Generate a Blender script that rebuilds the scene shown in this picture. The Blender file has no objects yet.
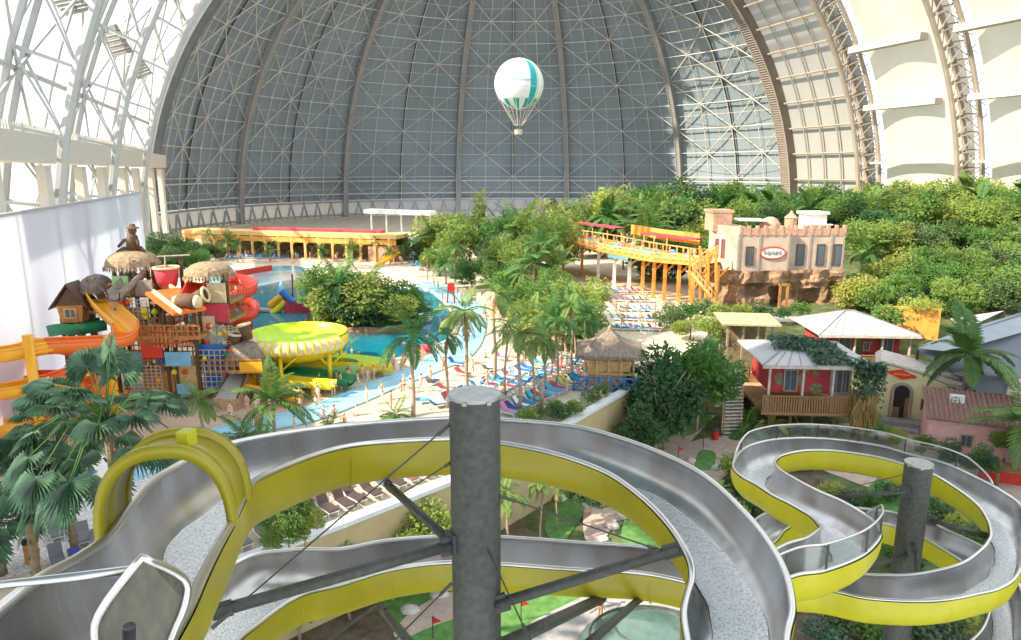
import bpy, bmesh, math, random
from mathutils import Vector as V, Matrix, noise
random.seed(7)
R = math.radians; PI = math.pi
SC = bpy.context.scene; COL = SC.collection
# ------------------------------------------------------------------ camera maths (the photograph is 1021 x 640)
FPX = 700.0; CAMZ = 20.0; PIT = math.atan(148/700.0); CP, SP = math.cos(PIT), math.sin(PIT)
CAM = V((0, 0, CAMZ))
def ray(x, y):
    u = (x-510.5)/FPX; w = -(y-320)/FPX
    return V((u, CP+w*SP, -SP+w*CP))
def G(x, y, z=0.0):
    d = ray(x, y); return CAM + d*((z-CAMZ)/d.z)
def D(x, y, Y):
    d = ray(x, y); return CAM + d*(Y/d.y)
def proj(P):
    q = V(P)-CAM; zc = q.y*CP-q.z*SP; up = q.y*SP+q.z*CP
    return 510.5+FPX*q.x/zc, 320-FPX*up/zc
# ------------------------------------------------------------------ mesh builder
class MB:
    def __init__(s): s.v = []; s.f = []
    def add(s, vs, fs):
        b = len(s.v); s.v += [V(p) for p in vs]; s.f += [tuple(b+i for i in f) for f in fs]; return s
    def obox(s, c, ax, ay, az):
        c, ax, ay, az = V(c), V(ax), V(ay), V(az)
        P = [c+ax*i+ay*j+az*k for k in (-1, 1) for j in (-1, 1) for i in (-1, 1)]
        return s.add(P, [(0,2,3,1),(4,5,7,6),(0,1,5,4),(2,6,7,3),(0,4,6,2),(1,3,7,5)])
    def box(s, c, size, rz=0.0, rx=0.0, ry=0.0):
        M = Matrix.Rotation(rz, 3, 'Z') @ Matrix.Rotation(ry, 3, 'Y') @ Matrix.Rotation(rx, 3, 'X')
        return s.obox(c, M @ V((size[0]/2,0,0)), M @ V((0,size[1]/2,0)), M @ V((0,0,size[2]/2)))
    def beam(s, a, b, w, h=None, up=(0,0,1)):
        a, b = V(a), V(b); h = w if h is None else h
        t = (b-a); L = t.length
        if L < 1e-6: return s
        t /= L; x = t.cross(V(up))
        if x.length < 1e-3: x = t.cross(V((1,0,0)))
        x.normalize(); y = x.cross(t)
        return s.obox((a+b)/2, x*w/2, t*L/2, y*h/2)
    def tube(s, pts, r, n=8, closed=False, caps=True):
        pts = [V(p) for p in pts]; m = len(pts)
        rr = r if isinstance(r, (list, tuple)) else [r]*m
        b = len(s.v); px = None
        for i in range(m):
            if closed: t = pts[(i+1) % m]-pts[i-1]
            else: t = pts[min(i+1, m-1)]-pts[max(i-1, 0)]
            t.normalize()
            if px is None:
                px = t.cross(V((0,0,1)))
                if px.length < .05: px = t.cross(V((1,0,0)))
            px = px - t*px.dot(t); px.normalize(); py = t.cross(px)
            for k in range(n):
                a = 2*PI*k/n; s.v.append(pts[i]+(px*math.cos(a)+py*math.sin(a))*rr[i])
        for i in range(m if closed else m-1):
            j = (i+1) % m
            for k in range(n):
                l = (k+1) % n; s.f.append((b+i*n+k, b+i*n+l, b+j*n+l, b+j*n+k))
        if caps and not closed:
            s.f.append(tuple(b+k for k in range(n))[::-1]); s.f.append(tuple(b+(m-1)*n+k for k in range(n)))
        return s
    def lathe(s, prof, n=16, o=(0,0,0), a0=0.0, a1=2*PI, sx=1.0, sy=1.0):
        o = V(o); b = len(s.v); full = abs(a1-a0-2*PI) < 1e-6; N = n if full else n+1
        for (r, z) in prof:
            for k in range(N):
                a = a0+(a1-a0)*k/n; s.v.append(o+V((r*math.cos(a)*sx, r*math.sin(a)*sy, z)))
        for i in range(len(prof)-1):
            for k in range(n):
                l = (k+1) % N; s.f.append((b+i*N+k, b+i*N+l, b+(i+1)*N+l, b+(i+1)*N+k))
        return s
    def disc(s, c, r, n=16):
        c = V(c); b = len(s.v)
        for k in range(n): s.v.append(c+V((r*math.cos(2*PI*k/n), r*math.sin(2*PI*k/n), 0)))
        s.f.append(tuple(range(b, b+n))); return s
    def prism(s, poly, z0, z1):
        n = len(poly); b = len(s.v)
        ar = sum(poly[i][0]*poly[(i+1)%n][1]-poly[(i+1)%n][0]*poly[i][1] for i in range(n))
        if ar < 0: poly = poly[::-1]
        for z in (z0, z1):
            for p in poly: s.v.append(V((p[0], p[1], z)))
        s.f.append(tuple(b+i for i in range(n))[::-1]); s.f.append(tuple(b+n+i for i in range(n)))
        for i in range(n):
            j = (i+1) % n; s.f.append((b+i, b+j, b+n+j, b+n+i))
        return s
    def slabv(s, poly3, thick):          # polygon in space extruded by vector
        poly3 = [V(p) for p in poly3]; t = V(thick); n = len(poly3); b = len(s.v)
        s.v += poly3+[p+t for p in poly3]
        s.f.append(tuple(b+i for i in range(n))[::-1]); s.f.append(tuple(b+n+i for i in range(n)))
        for i in range(n):
            j = (i+1) % n; s.f.append((b+i, b+j, b+n+j, b+n+i))
        return s
    def grid(s, rows, closed=False):
        b = len(s.v); m = len(rows[0])
        for r in rows: s.v += [V(p) for p in r]
        for i in range(len(rows)-1):
            for k in range(m if closed else m-1):
                l = (k+1) % m; s.f.append((b+i*m+k, b+i*m+l, b+(i+1)*m+l, b+(i+1)*m+k))
        return s
    def blob(s, c, rad, seed=0, amp=.2, n=10, m=7, fr=1.2):
        c = V(c); rad = V(rad) if not isinstance(rad, (int, float)) else V((rad,)*3)
        rows = []
        for i in range(m+1):
            th = PI*i/m; row = []
            for k in range(n):
                ph = 2*PI*k/n
                d = V((math.sin(th)*math.cos(ph), math.sin(th)*math.sin(ph), math.cos(th)))
                q = 1+amp*noise.noise(d*fr+V((seed*3.1, seed*1.7, seed*.9)))*2
                row.append(c+V((d.x*rad.x, d.y*rad.y, d.z*rad.z))*q)
            rows.append(row)
        return s.grid(rows, True)
    def mesh(s, name, mats, smooth=False, o=None):
        me = bpy.data.meshes.new(name)
        o = V(o) if o is not None else V((0,0,0))
        me.from_pydata([tuple(p-o) for p in s.v], [], s.f)
        if not isinstance(mats, (list, tuple)): mats = [mats]
        for m in mats:
            if m: me.materials.append(m)
        if smooth: me.shade_smooth()
        me.validate(); me.update(); return me
    def build(s, name, mat, parent=None, smooth=False, o=None, loc=None):
        """o: world point that becomes the object's origin"""
        if parent is not None and o is None: o = V(parent.get('_o', (0,0,0)))
        me = s.mesh(name, mat, smooth, o)
        ob = bpy.data.objects.new(name, me); COL.objects.link(ob)
        if parent is not None: ob.parent = parent
        elif o is not None: ob.location = o
        if loc is not None: ob.location = loc
        return ob
def ROOTO(o):
    v = o.get('_o'); return V(v) if v is not None else V((0,0,0))
def tag(o, label=None, cat=None, group=None, kind=None):
    if label: o['label'] = label
    if cat: o['category'] = cat
    if group: o['group'] = group
    if kind: o['kind'] = kind
    return o
TEMP = []
def thing(name, label, cat, loc, group=None):
    """an Empty at the thing's base; parts are built in world coordinates and re-based on it"""
    o = bpy.data.objects.new(name, None); COL.objects.link(o); o.location = loc
    o['_o'] = tuple(loc); TEMP.append(o)
    return tag(o, label, cat, group)
def sub(o, parent):     # re-parent a part under another part (same origin)
    o.parent = parent; o.location = (0,0,0); return o
def struct(o): o['kind'] = 'structure'; return o
def copy_tree(o, parent=None):
    c = o.copy(); COL.objects.link(c)
    if parent is not None: c.parent = parent
    for ch in KIDS.get(o.name, []): copy_tree(ch, c)
    return c
KIDS = {}
def learn(o):
    KIDS[o.name] = list(o.children)
    for c in o.children: learn(c)
ORD = ['leftmost','second','third','fourth','fifth','sixth','seventh','eighth','ninth','tenth','eleventh','twelfth','thirteenth','fourteenth','fifteenth','sixteenth','seventeenth','eighteenth','nineteenth']
TENS = ['','','twent','thirt','fort','fift','sixt','sevent','eight','ninet']
UNIT = ['','first','second','third','fourth','fifth','sixth','seventh','eighth','ninth']
def nth(i):
    if i == 0: return 'leftmost'
    n = i+1
    if n < 20: return ORD[i]
    t, u = divmod(n, 10)
    pre = TENS[t] if t < 10 else 'hundred'
    return pre+'ieth' if u == 0 else pre+'y-'+UNIT[u]
def number(objs, head, tail):
    """order things by their place in the photograph and let the label count them from the left"""
    objs = sorted(objs, key=lambda o: proj(o.location)[0])
    for i, o in enumerate(objs):
        o['label'] = ('%s, %s %s' % (head, nth(i)+('' if i == 0 else ' from left'), tail)).strip()
# ------------------------------------------------------------------ materials
MAT = {}
def mat(name, col, rough=.7, metal=0.0, var=.12, scale=2.0, bump=0.0, bscale=20.0, ocol=False, rnd=0.0, trans=0.0, col2=None, emit=None, spec=.5, detail=4, stretch=None):
    m = bpy.data.materials.new(name); m.use_nodes = True; nt = m.node_tree; N = nt.nodes; L = nt.links
    bs = N['Principled BSDF']; out = N['Material Output']
    bs.inputs['Roughness'].default_value = rough; bs.inputs['Metallic'].default_value = metal
    bs.inputs['Specular IOR Level'].default_value = spec
    tc = N.new('ShaderNodeTexCoord'); src = tc.outputs['Object']
    if stretch:
        mp = N.new('ShaderNodeMapping'); mp.inputs['Scale'].default_value = stretch; L.new(src, mp.inputs['Vector']); src = mp.outputs['Vector']
    nz = N.new('ShaderNodeTexNoise'); nz.inputs['Scale'].default_value = scale; nz.inputs['Detail'].default_value = detail
    L.new(src, nz.inputs['Vector'])
    rp = N.new('ShaderNodeValToRGB'); e = rp.color_ramp.elements
    c2 = col2 if col2 else tuple(c*(1-var) for c in col); c1 = col if col2 else tuple(min(1, c*(1+var)) for c in col)
    e[0].position = .32; e[1].position = .68; e[0].color = (*c2, 1); e[1].color = (*c1, 1)
    L.new(nz.outputs['Fac'], rp.inputs['Fac']); c = rp.outputs['Color']
    if ocol:
        oi = N.new('ShaderNodeObjectInfo'); mx = N.new('ShaderNodeMix'); mx.data_type = 'RGBA'; mx.blend_type = 'MULTIPLY'; mx.inputs[0].default_value = 1
        L.new(c, mx.inputs[6]); L.new(oi.outputs['Color'], mx.inputs[7]); c = mx.outputs[2]
    if rnd:
        oi = N.new('ShaderNodeObjectInfo'); hs = N.new('ShaderNodeHueSaturation')
        a = N.new('ShaderNodeMath'); a.operation = 'MULTIPLY_ADD'; a.inputs[1].default_value = .11*rnd; a.inputs[2].default_value = .5-.062*rnd
        b = N.new('ShaderNodeMath'); b.operation = 'MULTIPLY_ADD'; b.inputs[1].default_value = -.8*rnd; b.inputs[2].default_value = 1+.45*rnd
        L.new(oi.outputs['Random'], a.inputs[0]); L.new(oi.outputs['Random'], b.inputs[0])
        L.new(a.outputs[0], hs.inputs['Hue']); L.new(b.outputs[0], hs.inputs['Value']); L.new(c, hs.inputs['Color']); c = hs.outputs['Color']
    L.new(c, bs.inputs['Base Color'])
    if bump:
        n2 = N.new('ShaderNodeTexNoise'); n2.inputs['Scale'].default_value = bscale; n2.inputs['Detail'].default_value = 5; L.new(src, n2.inputs['Vector'])
        bp = N.new('ShaderNodeBump'); bp.inputs['Strength'].default_value = bump; bp.inputs['Distance'].default_value = .1
        L.new(n2.outputs['Fac'], bp.inputs['Height']); L.new(bp.outputs['Normal'], bs.inputs['Normal'])
    if trans:
        tr = N.new('ShaderNodeBsdfTranslucent'); L.new(c, tr.inputs['Color']); ms = N.new('ShaderNodeMixShader'); ms.inputs[0].default_value = trans
        L.new(bs.outputs[0], ms.inputs[1]); L.new(tr.outputs[0], ms.inputs[2]); L.new(ms.outputs[0], out.inputs['Surface'])
    MAT[name] = m; return m
def glassmat(name, tint=(.9,.95,.93), gl=.12, rough=.03):
    m = bpy.data.materials.new(name); m.use_nodes = True; nt = m.node_tree; N = nt.nodes; L = nt.links
    N.remove(N['Principled BSDF'])
    t = N.new('ShaderNodeBsdfTransparent'); t.inputs[0].default_value = (*tint, 1)
    g = N.new('ShaderNodeBsdfGlossy'); g.inputs['Roughness'].default_value = rough
    x = N.new('ShaderNodeMixShader'); x.inputs[0].default_value = gl
    L.new(t.outputs[0], x.inputs[1]); L.new(g.outputs[0], x.inputs[2]); L.new(x.outputs[0], N['Material Output'].inputs['Surface'])
    MAT[name] = m; return m
mat('steel', (.54,.56,.58), .27, 1.0, .10, 1.5, .04, 6, col2=(.40,.37,.34), stretch=(1,1,.25))
mat('steel_rim', (.66,.65,.63), .32, 1.0, .06)
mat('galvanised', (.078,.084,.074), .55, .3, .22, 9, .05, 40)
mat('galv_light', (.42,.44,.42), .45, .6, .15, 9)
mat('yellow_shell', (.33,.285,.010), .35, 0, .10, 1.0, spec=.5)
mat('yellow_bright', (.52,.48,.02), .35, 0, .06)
mat('plexi_edge', (.45,.45,.42), .4)
glassmat('plexi', (.80,.88,.85), .24, .12)
glassmat('pane', (.97,.98,1.0), .04, .02)
mat('canvas_wall', (.76,.81,.86), .9, 0, .18, .09, trans=.55, col2=(.66,.66,.76), detail=6, stretch=(1,1,.35))
mat('panel_skin', (.25,.31,.35), .8, 0, .10, .05, spec=.2)
mat('lattice_paint', (.56,.53,.49), .7)
mat('rib_paint', (.31,.32,.325), .7, 0, .12, .3)
mat('rib_left', (.20,.23,.25), .7, 0, .12, .3)
mat('kiosk_roof', (.42,.38,.22), .9, 0, .25, 2)
mat('panel_board', (.22,.22,.205), .7)
mat('rib_brown', (.23,.18,.15), .7, 0, .12, .3)
mat('rib_edge', (.38,.36,.34), .7)
mat('arch_paint', (.34,.29,.24), .6, 0, .1, .3)
mat('arch_white', (.42,.44,.44), .6, 0, .08, .3)
mat('membrane', (.70,.65,.55), .8, 0, .05, .08, trans=.35)
mat('membrane_grey', (.42,.42,.41), .8, 0, .05, .08, trans=.2)
mat('beam_paint', (.52,.50,.45), .7, 0, .05)
mat('sand', (.62,.53,.41), .95, 0, .12, .35, .3, 9)
mat('sand_wet', (.50,.40,.30), .95, 0, .18, .3, .2, 9)
mat('gravel', (.62,.61,.60), .95, 0, .3, 6, .5, 12)
mat('soil', (.13,.095,.06), .95, 0, .4, 1.2, .6, 6)
mat('hill_soil', (.10,.13,.045), .95, 0, .4, .8, .6, 6)
mat('turf', (.10,.24,.055), .9, 0, .25, 2, .3, 30)
mat('path_pink', (.50,.39,.33), .9, 0, .15, 2.5, .2, 20)
mat('path_grey', (.38,.37,.37), .9, 0, .15, 2.5, .2, 20)
mat('tan_wall', (.50,.40,.22), .85, 0, .08, 1)
mat('coping', (.72,.74,.76), .6, 0, .06, 2)
mat('sky_blue', (.22,.52,.72), .45, 0, .12, 1.5)
mat('pale_blue', (.33,.66,.84), .35, 0, .12, .6)
mat('blue_paint', (.03,.22,.42), .5)
mat('teal_paint', (.03,.30,.40), .5)
mat('white_paint', (.82,.82,.80), .5, 0, .05)
mat('wood', (.30,.17,.08), .7, 0, .3, 3, .2, 12, stretch=(1,1,5))
mat('wood_dark', (.13,.07,.04), .7, 0, .3, 3, .2, 12, stretch=(1,1,5))
mat('wood_grey', (.32,.27,.22), .8, 0, .25, 3, .2, 12)
mat('wood_warm', (.50,.24,.07), .7, 0, .25, 3, .2, 12)
mat('bamboo', (.62,.42,.17), .6, 0, .2, 3)
mat('thatch', (.40,.30,.19), .95, 0, .35, 5, .9, 30, stretch=(1,1,.3))
mat('thatch_grey', (.30,.24,.19), .95, 0, .35, 5, .9, 30, stretch=(1,1,.3))
mat('orange_plastic', (.86,.17,.02), .3, 0, .04)
mat('amber_plastic', (.90,.42,.015), .3, 0, .04)
mat('red_plastic', (.70,.05,.03), .3, 0, .06)
mat('green_plastic', (.02,.26,.10), .35, 0, .06)
mat('lime_plastic', (.50,.72,.03), .35, 0, .06)
mat('yellow_plastic', (.83,.66,.02), .35, 0, .06)
mat('cream_plastic', (.72,.60,.36), .5, 0, .12, 4)
mat('green_pale', (.32,.60,.26), .4, 0, .08)
mat('blue_plastic', (.03,.17,.50), .4)
mat('red_cloth', (.62,.06,.09), .8)
mat('ochre_paint', (.78,.36,.07), .6, 0, .15, 1)
mat('ochre_light', (.84,.52,.20), .6, 0, .12, 1)
mat('stucco', (.56,.45,.35), .9, 0, .14, .8, .3, 6)
mat('stucco_light', (.84,.78,.70), .9, 0, .08, .8, .3, 6)
mat('brick_pink', (.56,.33,.23), .9, 0, .2, 3, .3, 8)
mat('rock', (.42,.27,.17), .95, 0, .4, .9, .8, 3, col2=(.20,.12,.075))
mat('rock_pale', (.55,.50,.44), .9, 0, .2, 2, .4, 6)
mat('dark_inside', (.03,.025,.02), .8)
mat('window_glass', (.10,.13,.16), .15, 0, .1)
mat('red_wall', (.44,.045,.05), .8, 0, .12, 1.5)
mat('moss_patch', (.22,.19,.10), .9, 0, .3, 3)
mat('grey_roof', (.46,.46,.48), .7, 0, .06, 1)
mat('roof_seam', (.25,.25,.26), .7)
mat('cream_wall', (.82,.73,.42), .85, 0, .06, 1)
mat('stone_trim', (.42,.34,.29), .85, 0, .2, 5)
mat('pink_wall', (.80,.46,.46), .85, 0, .08, 1)
mat('pink_dark', (.48,.20,.14), .85, 0, .1, 1)
mat('sail_grey', (.17,.195,.23), .8, 0, .06, .5)
mat('sail_pale', (.38,.42,.46), .8, 0, .06, .5)
mat('black', (.012,.012,.014), .5)
mat('charcoal', (.05,.05,.055), .6)
mat('red_paint', (.55,.03,.02), .5)
mat('balloon_white', (.88,.92,.90), .5, 0, .02, trans=.15)
mat('balloon_teal', (.015,.42,.46), .5, 0, .04, trans=.15)
mat('balloon_pale', (.55,.76,.62), .5, 0, .04, trans=.15)
mat('rope', (.62,.54,.46), .8)
mat('wicker', (.60,.52,.42), .8, 0, .3, 4)
mat('skin', (1,1,1), .6, 0, .04, ocol=True)
mat('cloth', (1,1,1), .8, 0, .06, ocol=True)
mat('hair', (1,1,1), .6, 0, .1, ocol=True)
mat('leaf', (.20,.335,.08), .55, 0, .4, .8, rnd=1.0, trans=.42, spec=.3)
mat('leaf_dark', (.09,.19,.07), .5, 0, .35, .5, rnd=.7, trans=.3, spec=.35)
mat('leaf_blue', (.10,.20,.115), .35, 0, .45, 1.5, rnd=.35, trans=.25, spec=.7)
mat('leaf_yellow', (.38,.43,.11), .55, 0, .35, .5, rnd=.3, trans=.4, spec=.3)
mat('palm_leaf', (.11,.23,.055), .5, 0, .3, .6, rnd=.7, trans=.3, spec=.4)
mat('dead_leaf', (.34,.26,.09), .8, 0, .3, .6, rnd=.5, trans=.2)
mat('bark', (.19,.135,.085), .9, 0, .3, 4, .5, 10)
mat('bark_pale', (.36,.28,.20), .9, 0, .25, 4, .4, 10)
def watermat(name, col, bscale, bstr, rough=.08, foam=0.0, fcol=(.85,.9,.92)):
    m = mat(name, col, rough, 0, .15, .12, spec=.5)
    nt = m.node_tree; N = nt.nodes; L = nt.links; bs = N['Principled BSDF']; tc = [n for n in N if n.type == 'TEX_COORD'][0]
    n2 = N.new('ShaderNodeTexNoise'); n2.inputs['Scale'].default_value = bscale; n2.inputs['Detail'].default_value = 6; n2.inputs['Distortion'].default_value = .6
    L.new(tc.outputs['Object'], n2.inputs['Vector'])
    bp = N.new('ShaderNodeBump'); bp.inputs['Strength'].default_value = bstr; bp.inputs['Distance'].default_value = .12
    L.new(n2.outputs['Fac'], bp.inputs['Height']); L.new(bp.outputs['Normal'], bs.inputs['Normal'])
    if foam:
        rp = N.new('ShaderNodeValToRGB'); rp.color_ramp.elements[0].position = .5-foam*.3; rp.color_ramp.elements[1].position = .62-foam*.2
        rp.color_ramp.elements[0].color = (*col, 1); rp.color_ramp.elements[1].color = (*fcol, 1)
        L.new(n2.outputs['Fac'], rp.inputs['Fac']); L.new(rp.outputs['Color'], bs.inputs['Base Color'])
    return m
watermat('pool_water', (.012,.20,.27), .9, .25)
watermat('pool_shallow', (.30,.62,.72), 1.2, .2)
def foammat():
    m = bpy.data.materials.new('stream_water'); m.use_nodes = True; N = m.node_tree.nodes; L = m.node_tree.links; bs = N['Principled BSDF']
    bs.inputs['Base Color'].default_value = (.93,.95,.97,1); bs.inputs['Roughness'].default_value = .32; bs.inputs['Metallic'].default_value = .85
    tc = N.new('ShaderNodeTexCoord'); nz = N.new('ShaderNodeTexNoise'); nz.inputs['Scale'].default_value = 26; nz.inputs['Detail'].default_value = 8; nz.inputs['Roughness'].default_value = .75; nz.inputs['Distortion'].default_value = .15; L.new(tc.outputs['Object'], nz.inputs['Vector'])
    rp = N.new('ShaderNodeValToRGB'); rp.color_ramp.elements[0].position = .34; rp.color_ramp.elements[1].position = .54; rp.color_ramp.elements[0].color = (.35,.35,.35,1); L.new(nz.outputs['Fac'], rp.inputs['Fac'])
    bp = N.new('ShaderNodeBump'); bp.inputs['Strength'].default_value = .45; bp.inputs['Distance'].default_value = .04; L.new(nz.outputs['Fac'], bp.inputs['Height']); L.new(bp.outputs['Normal'], bs.inputs['Normal'])
    t = N.new('ShaderNodeBsdfTransparent'); t.inputs[0].default_value = (.9,.95,.97,1); x = N.new('ShaderNodeMixShader'); L.new(rp.outputs['Color'], x.inputs[0]); L.new(t.outputs[0], x.inputs[1]); L.new(bs.outputs[0], x.inputs[2]); L.new(x.outputs[0], N['Material Output'].inputs['Surface']); MAT['stream_water'] = m
foammat()
def tilemat():
    m = mat('roof_tile', (.36,.21,.17), .85, 0, .25, 5)
    nt = m.node_tree; N = nt.nodes; L = nt.links; bs = N['Principled BSDF']; tc = [n for n in N if n.type == 'TEX_COORD'][0]
    w = N.new('ShaderNodeTexWave'); w.inputs['Scale'].default_value = 3.2; w.wave_type = 'BANDS'; w.bands_direction = 'X'
    L.new(tc.outputs['Object'], w.inputs['Vector']); bp = N.new('ShaderNodeBump'); bp.inputs['Strength'].default_value = .8; bp.inputs['Distance'].default_value = .1
    L.new(w.outputs['Fac'], bp.inputs['Height']); L.new(bp.outputs['Normal'], bs.inputs['Normal']); return m
tilemat()
M = MAT
def spline(pts, n=8, closed=False):
    pts = [V(p) for p in pts]; m = len(pts); out = []
    for i in range(m if closed else m-1):
        if closed: p0, p1, p2, p3 = pts[i-1], pts[i], pts[(i+1) % m], pts[(i+2) % m]
        else: p0, p1, p2, p3 = pts[max(i-1, 0)], pts[i], pts[i+1], pts[min(i+2, m-1)]
        for k in range(n):
            t = k/n
            out.append(.5*((2*p1)+(p2-p0)*t+(2*p0-5*p1+4*p2-p3)*t*t+(3*p1-p0-3*p2+p3)*t**3))
    if not closed: out.append(pts[-1])
    return out
# ================================================================== CAMERA, SKY, SUN
cam = bpy.data.cameras.new('camera'); camo = bpy.data.objects.new('camera', cam); COL.objects.link(camo)
cam.sensor_width = 36; cam.lens = 36*FPX/1021; cam.clip_end = 3000; cam.clip_start = .05
camo.location = CAM; camo.rotation_euler = (PI/2-PIT, 0, 0); SC.camera = camo
AX = R(18.9); U = V((-math.sin(AX), math.cos(AX), 0)); VV = V((math.cos(AX), math.sin(AX), 0))   # hall axis and the way across it
def H(s, l, z): return U*s+VV*l+V((0,0,z))
w = bpy.data.worlds.new('sky'); SC.world = w; w.use_nodes = True
bg = w.node_tree.nodes['Background']; bg.inputs[0].default_value = (.90,.955,1.0,1); bg.inputs[1].default_value = 1.35
sd = bpy.data.lights.new('sun', 'SUN'); sd.energy = 7.2; sd.color = (1.0,.86,.66); sd.angle = R(1.0)
so = bpy.data.objects.new('sun', sd); COL.objects.link(so)
SUNDIR = V((.74,.30,-.60)).normalized(); so.rotation_euler = SUNDIR.to_track_quat('-Z', 'Y').to_euler(); so.location = (-60,-20,90)
SC.view_settings.view_transform = 'Standard'; SC.view_settings.look = 'None'; SC.view_settings.gamma = 1; SC.view_settings.exposure = .45
SC.view_settings.use_curve_mapping = False
SC.cycles.use_denoising = True; SC.cycles.max_bounces = 6; SC.cycles.transparent_max_bounces = 12; SC.cycles.caustics_reflective = False; SC.cycles.caustics_refractive = False
SC.cycles.sample_clamp_indirect = 6
# ================================================================== THE HALL
LC, RR, S1 = 79.0, 115.0, 225.0                # axis across, radius, where the round end starts
CEN = H(S1, LC, 0)
def foot_phi(px):
    best = None
    for k in range(-40, 2000):
        ph = R(k*.1)
        P = CEN + VV*RR*math.cos(ph)+U*RR*math.sin(ph)
        x = proj(P)[0]
        if best is None or abs(x-px) < best[0]: best = (abs(x-px), ph)
    return best[1]
PHI = [foot_phi(x) for x in (790, 680, 567, 458, 345, 240, 150)]
def E_(ph, th, r=RR): return CEN+(VV*math.cos(ph)+U*math.sin(ph))*r*math.cos(th)+V((0,0,r*math.sin(th)))
TH0, TH1 = R(3.6), R(62)
nrow = 11
def th_of(i): return TH0+(TH1-TH0)*i/nrow
for j in range(6):
    a, b = PHI[j], PHI[j+1]
    mb = MB(); rows = []
    for i in range(25):
        th = TH0+(TH1-TH0)*i/24; rows.append([E_(a+(b-a)*k/10, th, RR+1.2) for k in range(11)])
    mb.grid(rows)
    pan = struct(mb.build('ceiling', M['panel_skin'], smooth=True))
    la = MB(); nc = 4 if j < 4 else 5
    P = [[E_(a+(b-a)*k/nc, th_of(i), RR-.3) for k in range(nc+1)] for i in range(nrow+1)]
    for i in range(nrow+1):
        for k in range(nc+1):
            if k < nc: la.beam(P[i][k], P[i][k+1], .27, .27)
            if i < nrow and 0 < k < nc: la.beam(P[i][k], P[i+1][k], .27, .27)
            if i < nrow and k < nc:
                if (i+k) % 2: la.beam(P[i][k], P[i+1][k+1], .27, .27)
                else: la.beam(P[i+1][k], P[i][k+1], .27, .27)
            if (i+k) % 2 == 0 and 0 < k < nc: la.blob(P[i][k], .55, amp=0, n=6, m=4)
    # fine hanger rods half way and the dark seam in the middle
    for k in range(nc):
        q = a+(b-a)*(k+.5)/nc
        for i in range(nrow): la.beam(E_(q, th_of(i), RR-.1), E_(q, th_of(i+1), RR-.1), .12, .12)
    for i in range(nrow):
        la.beam(E_(a, (th_of(i)+th_of(i+1))/2, RR+.1), E_(b, (th_of(i)+th_of(i+1))/2, RR+.1), .12, .12)
    for z in (1.5, 4.4):
        q0 = [E_(a+(b-a)*k/8, TH0+R(z), RR-.6) for k in range(9)]; la.tube(q0, .3, 5)
    la.build('lattice', M['lattice_paint'], pan)
    sm = MB(); q = (a+b)/2
    sm.tube([E_(q, TH0+(TH1-TH0)*i/20, RR+.3) for i in range(21)], .35, 4); sm.build('seam', M['charcoal'], pan)
    # glazed belt with zigzag bracing at the foot of the round end
    gb = MB(); n = 8
    gb.grid([[E_(a+(b-a)*k/n, 0, RR+1)+V((0,0,z)) for k in range(n+1)] for z in (-6, 7)])
    gw = struct(gb.build('window_%d' % (j+1), M['membrane_grey']))
    zb = MB()
    for k in range(n*2):
        p0 = E_(a+(b-a)*k/(2*n), 0, RR-.3)+V((0,0,-5)); p1 = E_(a+(b-a)*(k+1)/(2*n), 0, RR-.3)+V((0,0,6.5))
        zb.beam(p0+V((0,0,0 if k % 2 else 11.5)), p1-V((0,0,0 if k % 2 else 11.5)), .55, .55)
    for z in (-5, 1, 6.8): zb.tube([E_(a+(b-a)*k/8, 0, RR-.4)+V((0,0,z)) for k in range(9)], .45, 5)
    zb.build('bracing', M['rib_paint'], gw)
def rib(name, ph, w, dep, m, e=None, s=None, th0=R(-3), th1=R(66)):
    mb = MB(); rows = []
    if s is None:
        ra, ta = (VV*math.cos(ph)+U*math.sin(ph)), (-VV*math.sin(ph)+U*math.cos(ph)); c = CEN
    for i in range(41):
        th = th0+(th1-th0)*i/40
        row = []
        for (dr, dt) in ((0,-w/2), (-dep,-w/2), (-dep,w/2), (0,w/2)):
            r = RR+.9+dr
            row.append(c+ra*r*math.cos(th)+V((0,0,r*math.sin(th)))+ta*dt)
        rows.append(row)
    mb.grid(rows, True); o = struct(mb.build(name, m))
    ed = MB()
    for sgn in (-1, 1):
        ed.tube([c+ra*(RR+.7-dep)*math.cos(t)+V((0,0,(RR+.7-dep)*math.sin(t)))+ta*sgn*w/2 for t in [th0+(th1-th0)*i/30 for i in range(31)]], .22, 5)
    # ribbing across the box section
    for i in range(0, 150):
        t = th0+(th1-th0)*i/150; p = c+ra*(RR+.8-dep)*math.cos(t)+V((0,0,(RR+.8-dep)*math.sin(t)))
        ed.beam(p-ta*w/2, p+ta*w/2, .18, .18)
    ed.build('rib_ribbing', e or M['rib_edge'], o)
    return o
for j, ph in enumerate(PHI):
    if j == 0: rib('trim_1', ph, 4.6, 3.5, M['rib_brown'], M['rib_edge'])
    elif j == 6: rib('trim_7', ph, 8.5, 2.2, M['rib_left'], M['rib_left'])
    else: rib('trim_%d' % (j+1), ph, 1.9, 2.4, M['rib_paint'], M['rib_edge'])
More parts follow.
